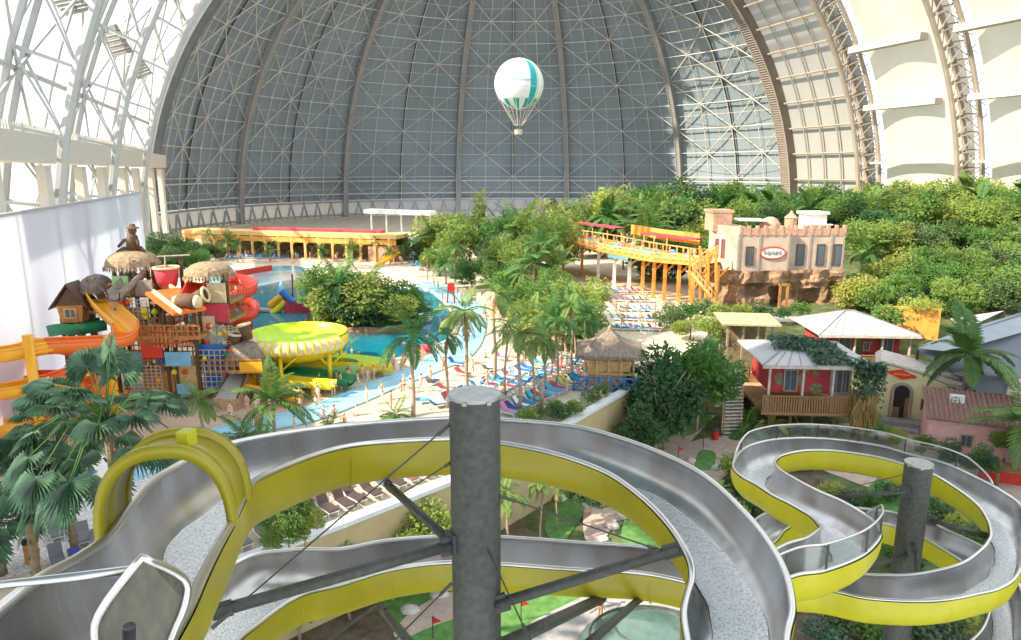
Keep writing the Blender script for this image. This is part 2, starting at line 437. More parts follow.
# ---- straight part: the closed right side
def Q(s, th, r=RR): return H(s, LC+r*math.cos(th), r*math.sin(th))
ARCH = [187, 151, 115, 79]
sk = MB(); sk.grid([[Q(s, R(-3)+R(65)*i/30, RR+1) for i in range(31)] for s in (225, 215, 205, 196, 187)])
wr = struct(sk.build('wall_right', M['membrane_grey'], smooth=True))
gl = MB()
for s in (217, 209, 201, 193): gl.tube([Q(s, R(-3)+R(65)*i/30, RR-.2) for i in range(31)], .32, 5)
for i in range(1, 16): gl.tube([Q(s, R(-1)+R(4.8)*i, RR-.2) for s in (225, 187)], .38, 5)
gl.build('wall_grid', M['arch_paint'], wr)
for k in range(3):
    s0, s1 = ARCH[k]-4.5, ARCH[k+1]+.5
    mb = MB(); rows = []
    for i in range(13):
        t = i/12; s = s0+(s1-s0)*t; bl = 3.2*math.sin(PI*t)
        rows.append([Q(s, R(-3)+R(66)*q/30, RR+1.0-bl*(.6+.4*abs(math.sin(q*.5)))) for q in range(31)])
    mb.grid(rows); struct(mb.build('wall_right', M['membrane'], smooth=True))
    gs = MB(); gs.grid([[Q(s, R(-3)+R(66)*q/30, RR+.6) for q in range(31)] for s in (ARCH[k]-1, ARCH[k]-4.5)])
    struct(gs.build('window_%d' % (7+k), M['pane']))
    bar = MB()
    for i in range(2, 27):
        bar.beam(Q(ARCH[k]-1, R(2.4*i), RR), Q(ARCH[k]-4.5, R(2.4*i+1.2), RR), .2)
        bar.beam(Q(ARCH[k]-4.5, R(2.4*i), RR), Q(ARCH[k]-1, R(2.4*i+1.2), RR), .2)
    struct(bar.build('trim_%d' % (30+k), M['rib_paint']))
    for n_, (z, hh) in enumerate(((23.5, 1.2), (41.0, 3.0), (58.5, 3.4))):
        th = math.asin(z/RR); r = RR-3.0
        b1 = MB(); a, b = Q(ARCH[k]-3, th, r), Q(ARCH[k+1]+7 if n_ else ARCH[k+1], th, r)
        b1.beam(a, b, 3.0, hh*.55)
        for i in range(26):
            p = a+(b-a)*(i+.5)/26; b1.beam(p+V((0,0,hh*.28)), p+V((0,0,hh*.28+.9)), .14)
        struct(b1.build('trim_%d' % (40+3*k+n_), M['beam_paint']))
def truss(name, s, th0, th1, flip, m, rc=.55, dep=6.5, n=26):
    mb = MB(); inn = []; o1 = []; o2 = []
    for i in range(n+1):
        th = th0+(th1-th0)*i/n; th = PI-th if flip else th
        inn.append(Q(s, th, RR-dep)); o1.append(Q(s-2.6, th, RR-.2)); o2.append(Q(s+2.6, th, RR-.2))
    for c in (inn, o1, o2): mb.tube(c, rc, 7)
    for i in range(n):
        mb.beam(inn[i], o1[i], .38); mb.beam(inn[i], o2[i], .38)
        mb.beam(inn[i], o1[i+1], .3); mb.beam(inn[i], o2[i+1], .3); mb.beam(o1[i], o2[i], .3); mb.beam(o1[i], o2[i+1], .24)
    return struct(mb.build(name, m))
for k, s in enumerate(ARCH[:3]):
    truss('trim_%d' % (10+k), s, R(-2), R(64), False, M['arch_paint'], .7)
    truss('trim_%d' % (14+k), s-2, R(-2), R(64), True, M['arch_white'], .75, 7.5, 13)
# ---- glazed left side
for k in range(4):
    a = [225, 185, 149, 113][k]; b = [185, 149, 113, 70][k]
    pn = MB(); pn.grid([[Q(s, PI-R(-2)-R(66)*q/16, RR+.8) for q in range(17)] for s in (a, b)])
    struct(pn.build('window_%d' % (12+k), M['pane']))
    br = MB(); mid = (a+b)/2
    for i in range(4):
        t0, t1 = PI-R(2+15*i), PI-R(17+15*i); tm = (t0+t1)/2
        c = Q(mid, tm, RR-1)
        for s in (a, b):
            for t in (t0, t1): br.beam(Q(s, t, RR-1), c, .34)
        br.tube([Q(a, t1, RR-.6), Q(b, t1, RR-.6)], .4, 6)
    br.tube([Q(mid, PI-R(66)*q/20, RR-.5) for q in range(21)], .28, 5)
    struct(br.build('trim_%d' % (20+k), M['arch_white']))
    wb = MB(); t = PI-math.asin(26.0/RR)
    wb.beam(Q(a-2, t, RR-4.0)-V((0,0,2.2)), Q(b, t, RR-4.0)-V((0,0,2.2)), 5.5, 3.4)
    for i in range(40): 
        p = Q(a+(b-a)*i/40, t, RR-2); wb.beam(p-V((0,0,.5)), p+V((0,0,1.0)), .16)
    for s in (a-2, (a+b)/2):
        wb.beam(Q(s, t, RR-5)-V((0,0,4)), V(Q(s, t, RR-5))*1.0-V((0,0,22)), 1.3)
    struct(wb.build('trim_%d' % (50+k), M['beam_paint']))
# opaque roof bay added out of view to keep sun off the near slides
rb = MB(); rb.grid([[Q(s, R(78)+R(84)*q/16, RR+.5) for q in range(17)] for s in (-60, -20, 20, 55)])
struct(rb.build('ceiling', M['panel_skin'], smooth=True))
# ---- the white canvas wall on the left
WL = -20.0
cw = MB(); cw.obox(H(80, WL, 8.3), U*51, VV*.12, V((0,0,8.3)))
cv = struct(cw.build('wall_left', M['canvas_wall']))
ct = MB(); ct.beam(H(29, WL, 16.65), H(131, WL, 16.65), .4, .25)
for i in range(9): ct.beam(H(33+12*i, WL-.3, 0), H(33+12*i, WL-.3, 16.5), .25)
ct.build('wall_left_frame', M['arch_white'], cv)
# ================================================================== GROUND
WALLP = [V((-34, 14, 0)), V((-14.3, 33, 0)), V((-9.8, 37.1, 0)), V((-4.0, 42.8, 0)), V((4.2, 53.1, 0)), V((13.3, 66.1, 0))]
FULL = WALLP+[V((24, 84, 0)), V((36, 112, 0)), V((42, 150, 0)), V((50, 330, 0))]
def sd_line(x, y):
    """signed distance to the terrace edge: positive on its right (the lower ground)"""
    best = 1e9; sg = 1
    for a, b in zip(FULL[:-1], FULL[1:]):
        dx, dy = b.x-a.x, b.y-a.y; L2 = dx*dx+dy*dy
        t = max(0, min(1, ((x-a.x)*dx+(y-a.y)*dy)/L2)); d = math.hypot(x-a.x-dx*t, y-a.y-dy*t)
        if d < best: best = d; sg = 1 if (dx*(y-a.y)-dy*(x-a.x)) < 0 else -1
    return best*sg
def lerp(x, a, b, c, d):
    t = max(0, min(1, (x-a)/(b-a))); return c+(d-c)*t
def ground(x, y):
    s = sd_line(x, y)
    if s < 0: return 0.0
    if y < 72: z = -5.5
    elif y < 100: z = lerp(y, 72, 100, -5.5, 0)
    elif y < 150: z = lerp(y, 100, 150, 0, 4.5)
    else: z = lerp(y, 150, 230, 4.5, 7)
    z += max(0, (x-55))*.03*lerp(y, 60, 110, 0, 1)
    if y > 72: z = z*lerp(s, 0, 10, 0, 1) if z > 0 else z
    return z
fl = MB()
fl.prism([(p.x, p.y) for p in FULL]+[(-230, 330), (-230, 14)], -6, 0)
struct(fl.build('floor', M['sand']))
lg = MB(); rows = []
xs = [-34+4*i for i in range(58)]; ys = [6+4*i for i in range(83)]
for y in ys:
    row = []
    for x in xs:
        z = ground(x, y); s = sd_line(x, y)
        if s < 0: z = -5.6 if y < 76 else -.4
        else: z += (noise.noise(V((x*.08, y*.08, 0)))*.5 if y > 74 else 0)
        row.append(V((x, y, z)))
    rows.append(row)
lg.grid(rows); struct(lg.build('floor', M['hill_soil'], smooth=True))
# retaining wall of the terrace with its white coping
rw = MB(); off = []
for a, b in zip(WALLP[:-1], WALLP[1:]):
    d = (b-a).normalized(); n = V((d.y, -d.x, 0))
    rw.obox((a+b)/2+n*.12-V((0,0,2.9)), (b-a)/2+d*.1, n*.12, V((0,0,2.95)))
wl = struct(rw.build('wall_terrace', M['tan_wall']))
cp = MB()
rows = []
for i, p in enumerate(WALLP):
    d = (WALLP[min(i+1, len(WALLP)-1)]-WALLP[max(i-1, 0)]).normalized(); n = V((d.y, -d.x, 0))
    rows.append([p+n*x+V((0,0,z)) for x, z in ((-.33,.03),(-.33,.32),(.43,.32),(.43,.03))])
cp.grid(rows, True)
cp.build('coping', M['coping'], wl)
def patch(name, px, m, z=.02, th=.02, zb=0.0, smooth=True, n=5, part=None):
    P = [G(x, y, zb) for x, y in px]
    if smooth: P = spline(P, n, True)
    mb = MB(); mb.prism([(p.x, p.y) for p in P], zb+z-th, zb+z)
    return struct(mb.build(name, m))
# wet ground under the play tower, white gravel in the near left corner
patch('floor', [(0,430),(60,372),(120,330),(170,300),(240,330),(300,372),(330,395),(230,430),(130,470),(20,490),(-60,500)], M['sand_wet'], .03)
patch('floor', [(-20,520),(30,478),(110,455),(150,470),(140,520),(60,560),(-40,585)], M['gravel'], .045)
patch('floor', [(240,262),(420,258),(470,276),(520,300),(560,330),(520,356),(470,345),(440,300),(400,286),(330,275),(225,285)], M['sand'], .012)
pool = [(150,286),(232,289),(300,279),(345,283),(400,288),(428,291),(446,304),(457,322),(453,338),(434,348),(420,356),(396,361),(370,372),(345,374),(300,368),(255,368),(215,352),(190,330),(160,304)]
pw = patch('floor', pool, M['pool_water'], .07, .05); pw.name = 'trim_60'
P = spline([G(x, y) for x, y in pool], 5, True)
ed = MB(); ed.tube([p+V((0,0,.06)) for p in P], .28, 6, True); struct(ed.build('trim_61', M['coping']))
patch('trim_62', [(222,287),(300,278),(312,272),(290,266),(240,270),(205,277)], M['pool_shallow'], .09)
patch('trim_63', [(-60,452),(-20,405),(20,380),(47,400),(30,425),(-5,447)], M['pool_water'], .10, smooth=False)
# pale blue channel winding past the beach
cl = [G(x, y) for x, y in ((90,489),(150,464),(196,446),(240,430),(300,418),(345,402),(385,385),(425,370),(452,356),(466,338),(470,318),(462,302),(440,290),(420,283))]
cl = spline(cl, 8); mb = MB(); rows = []
for i, p in enumerate(cl):
    t = (cl[min(i+1, len(cl)-1)]-cl[max(i-1, 0)]).normalized(); n = V((t.y, -t.x, 0)); wd = 1.7 if i < 60 else 2.2
    rows.append([p+n*wd*k+V((0,0,z)) for k, z in ((-1,.03),(-1,.16),(-.8,.16),(-.78,.09),(.78,.09),(.8,.16),(1,.16),(1,.03))])
mb.grid(rows); struct(mb.build('trim_64', M['pale_blue'], smooth=False))
# blue kerb wall in the near left corner
kb = MB(); a, b = G(-10,512), G(95,483); kb.beam(a+V((0,0,.6)), b+V((0,0,.6)), .5, 1.2)
ks = struct(kb.build('wall_blue', M['blue_paint'])); kc = MB(); kc.beam(a+V((0,0,1.26)), b+V((0,0,1.26)), .7, .12); kc.build('coping', M['coping'], ks)
# mini golf ground: greens and paths below the terrace
ZL = -5.5
def low(px, m, z=.05, n=5): return patch('floor', px, m, z, .04, ZL, True, n)
low([(470,480),(560,560),(700,600),(640,470),(740,440),(820,470),(860,560),(980,640),(700,720),(380,720),(180,660),(300,600)], M['soil'], .03)
low([(585,508),(602,492),(612,486),(640,500),(618,520),(600,545),(585,540)], M['path_pink'], .10)
low([(560,545),(580,520),(597,500),(618,484),(600,478),(575,494),(545,524)], M['turf'], .08)
low([(622,545),(632,505),(655,518),(690,560),(660,560)], M['turf'], .08)
low([(500,600),(520,585),(560,595),(600,590),(640,610),(560,612),(520,625)], M['turf'], .08)
low([(500,645),(590,595),(660,570),(720,600),(700,680),(520,690)], M['path_grey'], .11)
low([(380,600),(420,575),(470,572),(500,590),(440,605),(400,625)], M['turf'], .08)
low([(395,640),(420,607),(470,590),(500,612),(470,640)], M['path_pink'], .10)
low([(400,650),(450,622),(520,612),(520,650)], M['turf'], .12)
low([(668,462),(700,432),(722,408),(712,404),(690,425),(655,447),(640,462)], M['path_pink'], .10)
low([(640,468),(700,440),(760,438),(740,460),(700,500),(672,492)], M['path_pink'], .09)
low([(695,468),(700,452),(715,454),(712,470)], M['turf'], .12)
low([(660,420),(690,410),(712,418),(690,436),(668,432)], M['turf'], .11)
low([(740,436),(880,425),(1021,470),(1060,560),(900,500),(800,462)], M['path_pink'], .07)
low([(860,500),(900,470),(960,510),(930,560),(880,545)], M['turf'], .08)
# ================================================================== THE TWO STEEL SLIDES
def dp(px, drop): return G(px[0], px[1], CAMZ-drop)
def profile(L, Rr, dep, grow=0.0, n=14, a0=0.0, a1=PI):
    mid = (L+Rr)/2; a = (Rr-L)/2; w = a.length; ah = a/w
    out = []
    for i in range(n+1):
        t = a0+(a1-a0)*i/n; c, s = math.cos(t), math.sin(t)
        x = math.copysign(abs(c)**.75, c); z = abs(s)**.75
        out.append(mid+ah*x*(w+grow)-V((0,0,1))*z*(dep+grow))
    return out
def fix(st, n=8):
    Ls = spline([a for a, b in st], n); Rs = spline([b for a, b in st], n); return Ls, Rs
def slide_parts(root, st, dep, rim=.055, shell='yellow_shell', water=True, n=10, wr=(2.12, 1.15)):
    Ls, Rs = fix(st, n)
    li = MB(); li.grid([profile(a, b, dep, 0, 32) for a, b in zip(Ls, Rs)]); lo = li.build('steel_lining', M['steel'], root, True)
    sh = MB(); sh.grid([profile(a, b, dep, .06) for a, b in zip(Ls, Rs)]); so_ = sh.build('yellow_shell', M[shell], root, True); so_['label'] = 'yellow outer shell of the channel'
    # bolted flanges between the shell sections
    for k in range(n*2, len(Ls)-2, n*2):
        fl_ = MB(); rows = []
        for j in (0, 1):
            q = min(k+j, len(Ls)-1); t = (Ls[k+1]-Ls[k])*.12*j+(Rs[k+1]-Rs[k])*0
            rows.append([p+t for p in profile(Ls[k], Rs[k], dep, .10, 14, .12, PI-.12)])
        fl_.grid(rows); f = fl_.build('flange', M[shell], root); sub(f, so_)
    for pts in (Ls, Rs):
        t = MB(); t.tube([p+V((0,0,.02)) for p in pts], rim, 8); t.build('rim', M['steel_rim'], root, True)
    if water:
        wt = MB(); wt.grid([[p+V((0,0,.02)) for p in profile(a, b, dep, 0, 20, wr[1]+.12*noise.noise(a*1.6), wr[0]+.12*noise.noise(b*1.5))] for a, b in zip(Ls, Rs)])
        wo = wt.build('water', M['stream_water'], root, True); wo['label'] = 'foaming water running down the channel floor'
    return Ls, Rs
UP = [((-80,720),(120,760),2.9),((-40,650),(150,680),3.05),((33,586),(187,613),3.2),((75,562),(203,578),3.45),((110,537),(216,552),3.62),((133,505),(231,525),3.78),((167,473),(246,496),4.0),((234,444),(268,475),4.25),((340,427),(350,447),4.75),((449,419),(449,440),5.1),((504,421),(500,444),5.2),((577,428),(555,455),5.3),((640,446),(605,473),5.4),((700,474),(640,497),5.5),((747,516),(668,525),5.65),((780,562),(687,555),5.8),((792,606),(692,578),5.95),((786,650),(684,612),6.05)]
stA = [(dp(a, d), dp(b, d)) for a, b, d in UP]
# the near half of the first turn, under the camera, and the second, lower turn
c0 = V((-.3, 9.6, 0))
for ang, d, r1, r2 in ((-45, 6.2, 4.75, 3.3),(-80, 6.4, 4.8, 3.35),(-115, 6.7, 5.0, 3.5),(-150, 7.0, 5.3, 3.7),(-178, 7.25, 5.5, 4.0)):
    u_ = V((math.cos(R(ang)), math.sin(R(ang)), 0)); stA.append((c0+u_*r1+V((0,0,CAMZ-d)), c0+u_*r2+V((0,0,CAMZ-d))))
LOW = [((234,565),(262,622),7.5),((290,551),(301,596),7.75),((340,550),(342,585),8.0),((390,541),(392,570),8.2),((449,537),(449,563),8.5),((504,538),(503,565),8.6),((574,543),(572,570),8.8),((657,550),(650,575),9.0),((735,572),(715,592),9.15),((780,610),(745,612),9.3)]
stA += [(dp(a, d), dp(b, d)) for a, b, d in LOW]
sa = thing('water_slide', 'yellow and steel open water slide looping round the near grey pillar, under a yellow arch', 'water slide', (-.5, 10, -5.5))
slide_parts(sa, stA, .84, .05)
# the yellow portal over the first bend
def portal():
    root = sa
    i0 = dp((103,538), 3.6); i1 = dp((228,523), 3.72); o0 = dp((131,505), 3.76); o1 = dp((246,494), 3.98)
    mb = MB(); rows = []; n = 28; H0 = .86
    def arc(a, b, grow, k):
        mid = (a+b)/2; h = (b-a)/2; t = PI*k/n
        return mid+h*math.copysign(abs(math.cos(t))**.82, math.cos(t))*(1+grow)+V((0,0,1))*(abs(math.sin(t))**.82*(H0+grow*.9)-.05)
    def band(u0, u1, g0, g1, m):
        mb = MB(); rows = []
        for k in range(n+1):
            a0_, b0_ = i0.lerp(o0, u0), i1.lerp(o1, u0); a1_, b1_ = i0.lerp(o0, u1), i1.lerp(o1, u1)
            rows.append([arc(a0_, b0_, g0, k), arc(a0_, b0_, g1, k), arc(a1_, b1_, g1, k), arc(a1_, b1_, g0, k)])
        mb.grid(rows, True); return mb
    ar = band(.10, .90, .0, .05, 0).build('arch', M['yellow_shell'], root, True); ar['label'] = 'yellow arched hoop over the channel'
    for u0, u1 in ((.0, .16), (.84, 1.0)):
        f = band(u0, u1, -.02, .13, 0).build('arch_flange', M['yellow_shell'], root, True); sub(f, ar)
    top = arc(i0.lerp(o0, .3), i1.lerp(o1, .3), .1, int(n*.44))
    b = MB(); b.box(top+V((.0,0,.06)), (.135,.16,.17), R(-12)); bo = b.build('arch_box', M['yellow_bright'], root); sub(bo, ar)
portal()
# ---- second slide, on the right
BU = [((700,640),(735,600),7.75),((745,602),(755,565),7.95),((793,577),(784,546),8.1),((826,571),(806,539),8.25),((861,557),(818,531),8.4),((878,541),(821,528.5),8.5),((879,530),(819,525.5),8.57),((870,519),(811,517),8.65),((844,503),(791,505),8.75),((817,491),(773,496),8.85),((796,480),(756,485),8.95),((781,471),(739,475),9.05),((775,464),(733,464),9.12),((778,458),(744,449),9.2),((791,453.5),(768,441),9.28),((808,451),(797,438.5),9.34),((829,451),(822,439),9.4),((852,453.5),(848,441.5),9.45),((879,458),(882,447),9.5),((904,465),(910,455),9.55),((933,475),(945,464),9.6),((955,488),(978,479),9.65),((975,503),(1002,492),9.7),((986,517),(1022,508),9.75),((991,533),(1030,538),9.8),((987,544),(1018,574),9.85),((977,554),(1001,588),9.9),((963,563.5),(978,594),9.95),((942,570),(954,599),10.0),((911,575.5),(928,601.5),10.1),((886,576),(894,601),10.2),((862,575),(862,598),10.3),((830,571),(825,590),10.45),((795,566),(770,584),10.6)]
stB = [(dp(a, d), dp(b, d)) for a, b, d in BU]
lowB = [((764,556),(728,560),10.9),((777,540),(742,535),11.05),((791,527),(768,513),11.2),((830,522),(825,507),11.35),((880,523.5),(881,511),11.6),((900,529),(904,516),11.7),((917,535),(930,523),11.75),((930,542),(947,531),11.8),((963,563),(985,549),11.95),((983,582),(1012,572),12.05),((990,604),(1024,604),12.15),((982,630),(1020,648),12.25),((955,655),(985,690),12.35)]
stB += [(dp(a, d), dp(b, d)) for a, b, d in lowB]
sb = thing('water_slide', 'yellow and steel open water slide with clear splash screens, snaking round the pillar at right', 'water slide', (10.5, 18.5, -5.5))
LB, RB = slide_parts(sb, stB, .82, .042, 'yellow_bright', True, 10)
def screen(pts, h, ends):
    n = len(pts); top = []
    for i, p in enumerate(pts):
        e0 = 1 if len(pts) < 78 else min(1, i/ends); e1 = min(1, (n-1-i)/ends) if ends else 1
        top.append(p+V((0,0,h*(min(e0, e1)**.6 if min(e0, e1) > 0 else 0)+.02)))
    g = MB(); g.grid([[p+V((0,0,.03)), t] for p, t in zip(pts, top)]); go = g.build('splash_screen', M['plexi'], sb, True); go['label'] = 'clear splash screen on the rim'
    e = MB(); e.tube(top, .028, 6); sub(e.build('screen_rail', M['steel_rim'], sb, True), go)
    for i in range(6, n-4, max(8, n//6)):
        q = MB(); q.beam(pts[i], top[i], .035); sub(q.build('screen_post', M['galvanised'], sb), go)
screen(LB[0:7*10+3], .62, 11)
screen(RB[12*10+2:21*10+7], .52, 10)
# ================================================================== PILLARS WITH THEIR STRUTS AND CABLES
def pillar(px, ytop, Y, rad, label, arms, cables, zb=-5.5):
    top = D(px, ytop, Y); c = V((top.x, top.y, zb)); t = thing('support_pillar', label, 'pillar', c)
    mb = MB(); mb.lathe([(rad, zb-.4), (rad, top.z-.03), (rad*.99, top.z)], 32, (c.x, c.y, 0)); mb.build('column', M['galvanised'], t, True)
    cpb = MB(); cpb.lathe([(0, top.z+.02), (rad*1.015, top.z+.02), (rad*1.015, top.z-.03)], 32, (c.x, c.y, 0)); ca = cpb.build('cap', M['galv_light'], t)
    lg_ = MB()
    for a in (.4, 1.9, 3.5, 4.4, 5.3): lg_.box((c.x+rad*.99*math.cos(a), c.y+rad*.99*math.sin(a), top.z-.03), (.07,.07,.05), a)
    sub(lg_.build('cap_lug', M['galv_light'], t), ca)
    for (a, Ya, b, Yb, r) in arms:
        A, B = D(a[0], a[1], Ya), D(b[0], b[1], Yb); q = MB(); q.tube([A, B], r, 12); ao = q.build('strut', M['galvanised'], t, True)
        br = MB(); d = (B-A).normalized(); br.beam(A-d*.1, A+d*.18, .06, .30); br.beam(B-d*.22, B+d*.04, .06, r*2.6); sub(br.build('bracket', M['charcoal'], t), ao)
    for (a, Ya, b, Yb) in cables:
        A, B = D(a[0], a[1], Ya), D(b[0], b[1], Yb); q = MB(); q.tube([A, B], .012, 6); co = q.build('cable', M['charcoal'], t)
        br = MB(); d = (B-A).normalized(); br.tube([B-d*.32, B], .03, 6); br.tube([A, A+d*.25], .028, 6); sub(br.build('turnbuckle', M['galvanised'], t), co)
    return t
pillar(474.5, 394.5, 10.0, .385, 'thick grey steel pillar standing in front of the near slide loop', [((452,543),9.8,(387,484),12.2,.075),((452,545),9.8,(215,612),8.4,.085),((497,604),9.8,(678,549),9.6,.085),((496,648),9.8,(602,598),15.0,.12),((440,680),9.6,(383,610),12.6,.085),((560,668),9.0,(643,596),15.2,.085),((310,652),9.0,(380,604),12.4,.03)],
   [((450,424),9.9,(212,628),8.2),((450,463),9.9,(398,496),12.6),((500,496),9.9,(668,553),9.7),((488,549),9.6,(532,645),8.2),((452,583),9.8,(380,655),9.0)])
pillar(919, 463, 18.6, .365, 'shorter grey steel pillar rising through the loop of the right-hand slide', [((907,492),18.4,(836,497),19.4,.06),((930,520),18.5,(988,536),18.0,.07),((908,555),18.4,(862,570),16.8,.07),((911,500),18.4,(886,487),22,.05),((914,546),18.0,(921,600),17.2,.06)], [((930,468),18.5,(800,500),21.5)])
# ================================================================== START TUB RAIL AND PANEL (nearest the camera)
g1 = thing('gate_panel', 'dull steel panel in a bent tube frame at the slide start, bottom left', 'panel', D(140, 700, 3.5))
pts = [(88,760),(95,655),(99,615),(142,557),(183,578),(185,604),(166,655),(150,760)]
P = [D(x, y, 3.35+(.25 if i > 3 else 0)) for i, (x, y) in enumerate(pts)]
q = MB(); q.slabv([p for p in P], (0,.012,0)); q.build('sheet', MAT.get('sheet') or mat('sheet', (.13,.12,.09), .5, .4, .18, 3, stretch=(6,6,.6)), g1)
q = MB(); q.tube(spline(P[:4], 4)[:-1]+[P[3]]+spline(P[3:], 4)[1:], .0235, 8); q.build('tube_frame', M['steel_rim'], g1, True)
for (x, y) in ((146,568),(162,575),(176,584),(135,575)): MB().blob(D(x, y, 3.4), .008, amp=0, n=6, m=4).build('rivet', M['galvanised'], g1)
g2 = thing('handrail', 'polished steel handrail running in from the left edge below the palms', 'handrail', D(-120, 700, 3.6))
q = MB(); q.tube([D(-150, 598, 3.7), D(0, 585, 3.62), D(131, 570, 3.5)], .024, 10); q.build('rail', M['steel_rim'], g2, True)
q = MB(); q.tube([D(-120, 597, 3.7), D(-120, 760, 3.7)], .022, 8); q.build('post', M['steel_rim'], g2, True)
g3 = thing('bollard', 'short black post with a grey cap in front of the steel panel', 'post', D(129, 760, 3.1))
q = MB(); t0 = D(129, 627, 3.1); q.tube([t0, D(129, 760, 3.1)], .031, 14); q.build('post', M['black'], g3, True)
q = MB(); q.lathe([(0, .012), (.026, .012), (.032, 0)], 14, t0); q.build('cap', M['charcoal'], g3)
# ================================================================== PLANTS
rng = random.Random(11)
def rv(r): 
    while True:
        p = V((r.uniform(-1,1), r.uniform(-1,1), r.uniform(-1,1)))
        if .05 < p.length < 1: return p
def leaf(mb, p, d, up, L, W, fold=.25):
    d = d.normalized(); s = d.cross(up)
    if s.length < .05: s = d.cross(V((1,0,0)))
    s.normalize(); n = s.cross(d)
    b = len(mb.v)
    mb.v += [p, p+d*L*.45+s*W*.5+n*fold*W, p+d*L-n*fold*W*.6, p+d*L*.45-s*W*.5+n*fold*W]
    mb.f += [(b, b+1, b+2), (b, b+2, b+3)]
def crown(seed, n, lobes, ls, flat=1.0, w=1.0):
    """leaf crown about 1 m high; lobes are (centre, radius)"""
    r = random.Random(seed); mb = MB(); tot = sum(q[1]**2 for q in lobes)
    for c, rad in lobes:
        c = V(c)
        for _ in range(int(n*rad*rad/tot)):
            q = rv(r).normalized(); k = r.uniform(.62, 1.05)
            if q.z < -.35: q.z *= .5
            p = c+V((q.x*rad*k*w, q.y*rad*k*w, q.z*rad*k*flat))
            d = (q*.8+rv(r)*.9+V((0,0,-.15)))
            leaf(mb, p, d, q+rv(r)*.5, ls*r.uniform(.7,1.35), ls*r.uniform(.45,.75))
    return mb
def lobes_round(seed, k, spread=.36, rr=(.15,.25), zc=.52, zs=.36):
    r = random.Random(seed); out = []
    for i in range(k):
        q = rv(r); out.append(((q.x*spread*1.15, q.y*spread*1.15, zc+q.z*zs), r.uniform(*rr)))
    return out
def trunk_mb(h, r0, r1, seed, branches=3):
    r = random.Random(seed); mb = MB()
    pts = [V((noise.noise(V((seed,i*.7,0)))*.05*h, noise.noise(V((0,i*.7,seed)))*.05*h, h*i/5)) for i in range(6)]
    pts[0] = V((0,0,0)); mb.tube(pts, [r0+(r1-r0)*i/5 for i in range(6)], 7)
    for b in range(branches):
        a = 2*PI*b/branches+r.uniform(0,1); s = pts[3].lerp(pts[5], r.random())
        mb.tube([s, s+V((math.cos(a)*.14, math.sin(a)*.14, .14)), s+V((math.cos(a)*.26, math.sin(a)*.26, .30))], [r1*.8, r1*.6, r1*.3], 5)
    return mb
PROTO = {}
HID = []
def proto(key, name, parts):
    o = bpy.data.objects.new(name, None); o['_proto'] = 1
    kids = []
    for (pn, mb, m, sm) in parts:
        me = mb.mesh(pn, m, sm); kids.append((pn, me))
    PROTO[key] = (name, kids)
    bpy.data.objects.remove(o)
def tree_parts(seed, n, ls, lm, k=7, bark='bark', **kw):
    lob = lobes_round(seed, k, **kw)
    return [('foliage', crown(seed, n, lob, ls), M[lm], False), ('trunk', trunk_mb(.55, .028, .016, seed), M[bark], True)]
for i, (lm, k) in enumerate((('leaf',11),('leaf',10),('leaf_dark',12),('leaf_yellow',10),('leaf',14),('leaf_dark',11))):
    proto('tree%d' % i, 'broadleaf_tree', tree_parts(20+i, 3000, .058, lm, k))
lob = [((.03*math.cos(i*2.4)*(1), .03*math.sin(i*2.4), .25+.075*i), .12-.009*i) for i in range(10)]
proto('spire', 'slender_tree', [('foliage', crown(31, 700, lob, .06), M['leaf'], False), ('trunk', trunk_mb(.9, .014, .006, 3, 0), M['bark'], True)])
for i, lm in enumerate(('leaf', 'leaf_dark', 'leaf_blue')):
    proto('shrub%d' % i, 'leafy_shrub', [('foliage', crown(40+i, 520, lobes_round(40+i, 5, .34, (.26,.40), .48, .22), .13), M[lm], False), ('stem', trunk_mb(.45, .03, .015, 50+i, 4), M['bark'], True)])
for i, lm in enumerate(('leaf_dark', 'leaf')):      # nearer, finer leaved
    proto('near%d' % i, 'leafy_tree', [('foliage', crown(60+i, 2600, lobes_round(60+i, 11, .36, (.13,.22), .58, .30), .055), M[lm], False), ('trunk', trunk_mb(.6, .022, .012, 60+i, 5), M['bark_pale'], True)])
def frond(mb, base, az, el, L, droop, nl=20, lw=.15, ll=.6, seed=0):
    r = random.Random(seed); d = V((math.cos(az)*math.cos(el), math.sin(az)*math.cos(el), math.sin(el))); p = V(base); N = 9; pts = [p.copy()]
    for i in range(N):
        p = p+d*L/N; pts.append(p.copy()); d = (d+V((0,0,-droop/N))).normalized()
    mb.tube(pts, [.035*L/3*(1-i/(N+1)*.8) for i in range(N+1)], 4, caps=False)
    for j in range(nl):
        t = .12+.88*j/(nl-1); k = t*N; i = min(N-1, int(k)); q = pts[i].lerp(pts[i+1], k-i); tn = (pts[i+1]-pts[i]).normalized()
        s = tn.cross(V((0,0,1))); s = s.normalized() if s.length > .05 else V((1,0,0)); u = s.cross(tn)
        le = ll*L/3*math.sin(PI*(.18+.78*t))*1.25
        for sg in (-1, 1):
            dd = (s*sg*.85+tn*.55+u*.12-V((0,0,.35))+rv(r)*.12).normalized()
            leaf(mb, q, dd, u, le, lw*L/3, .12)
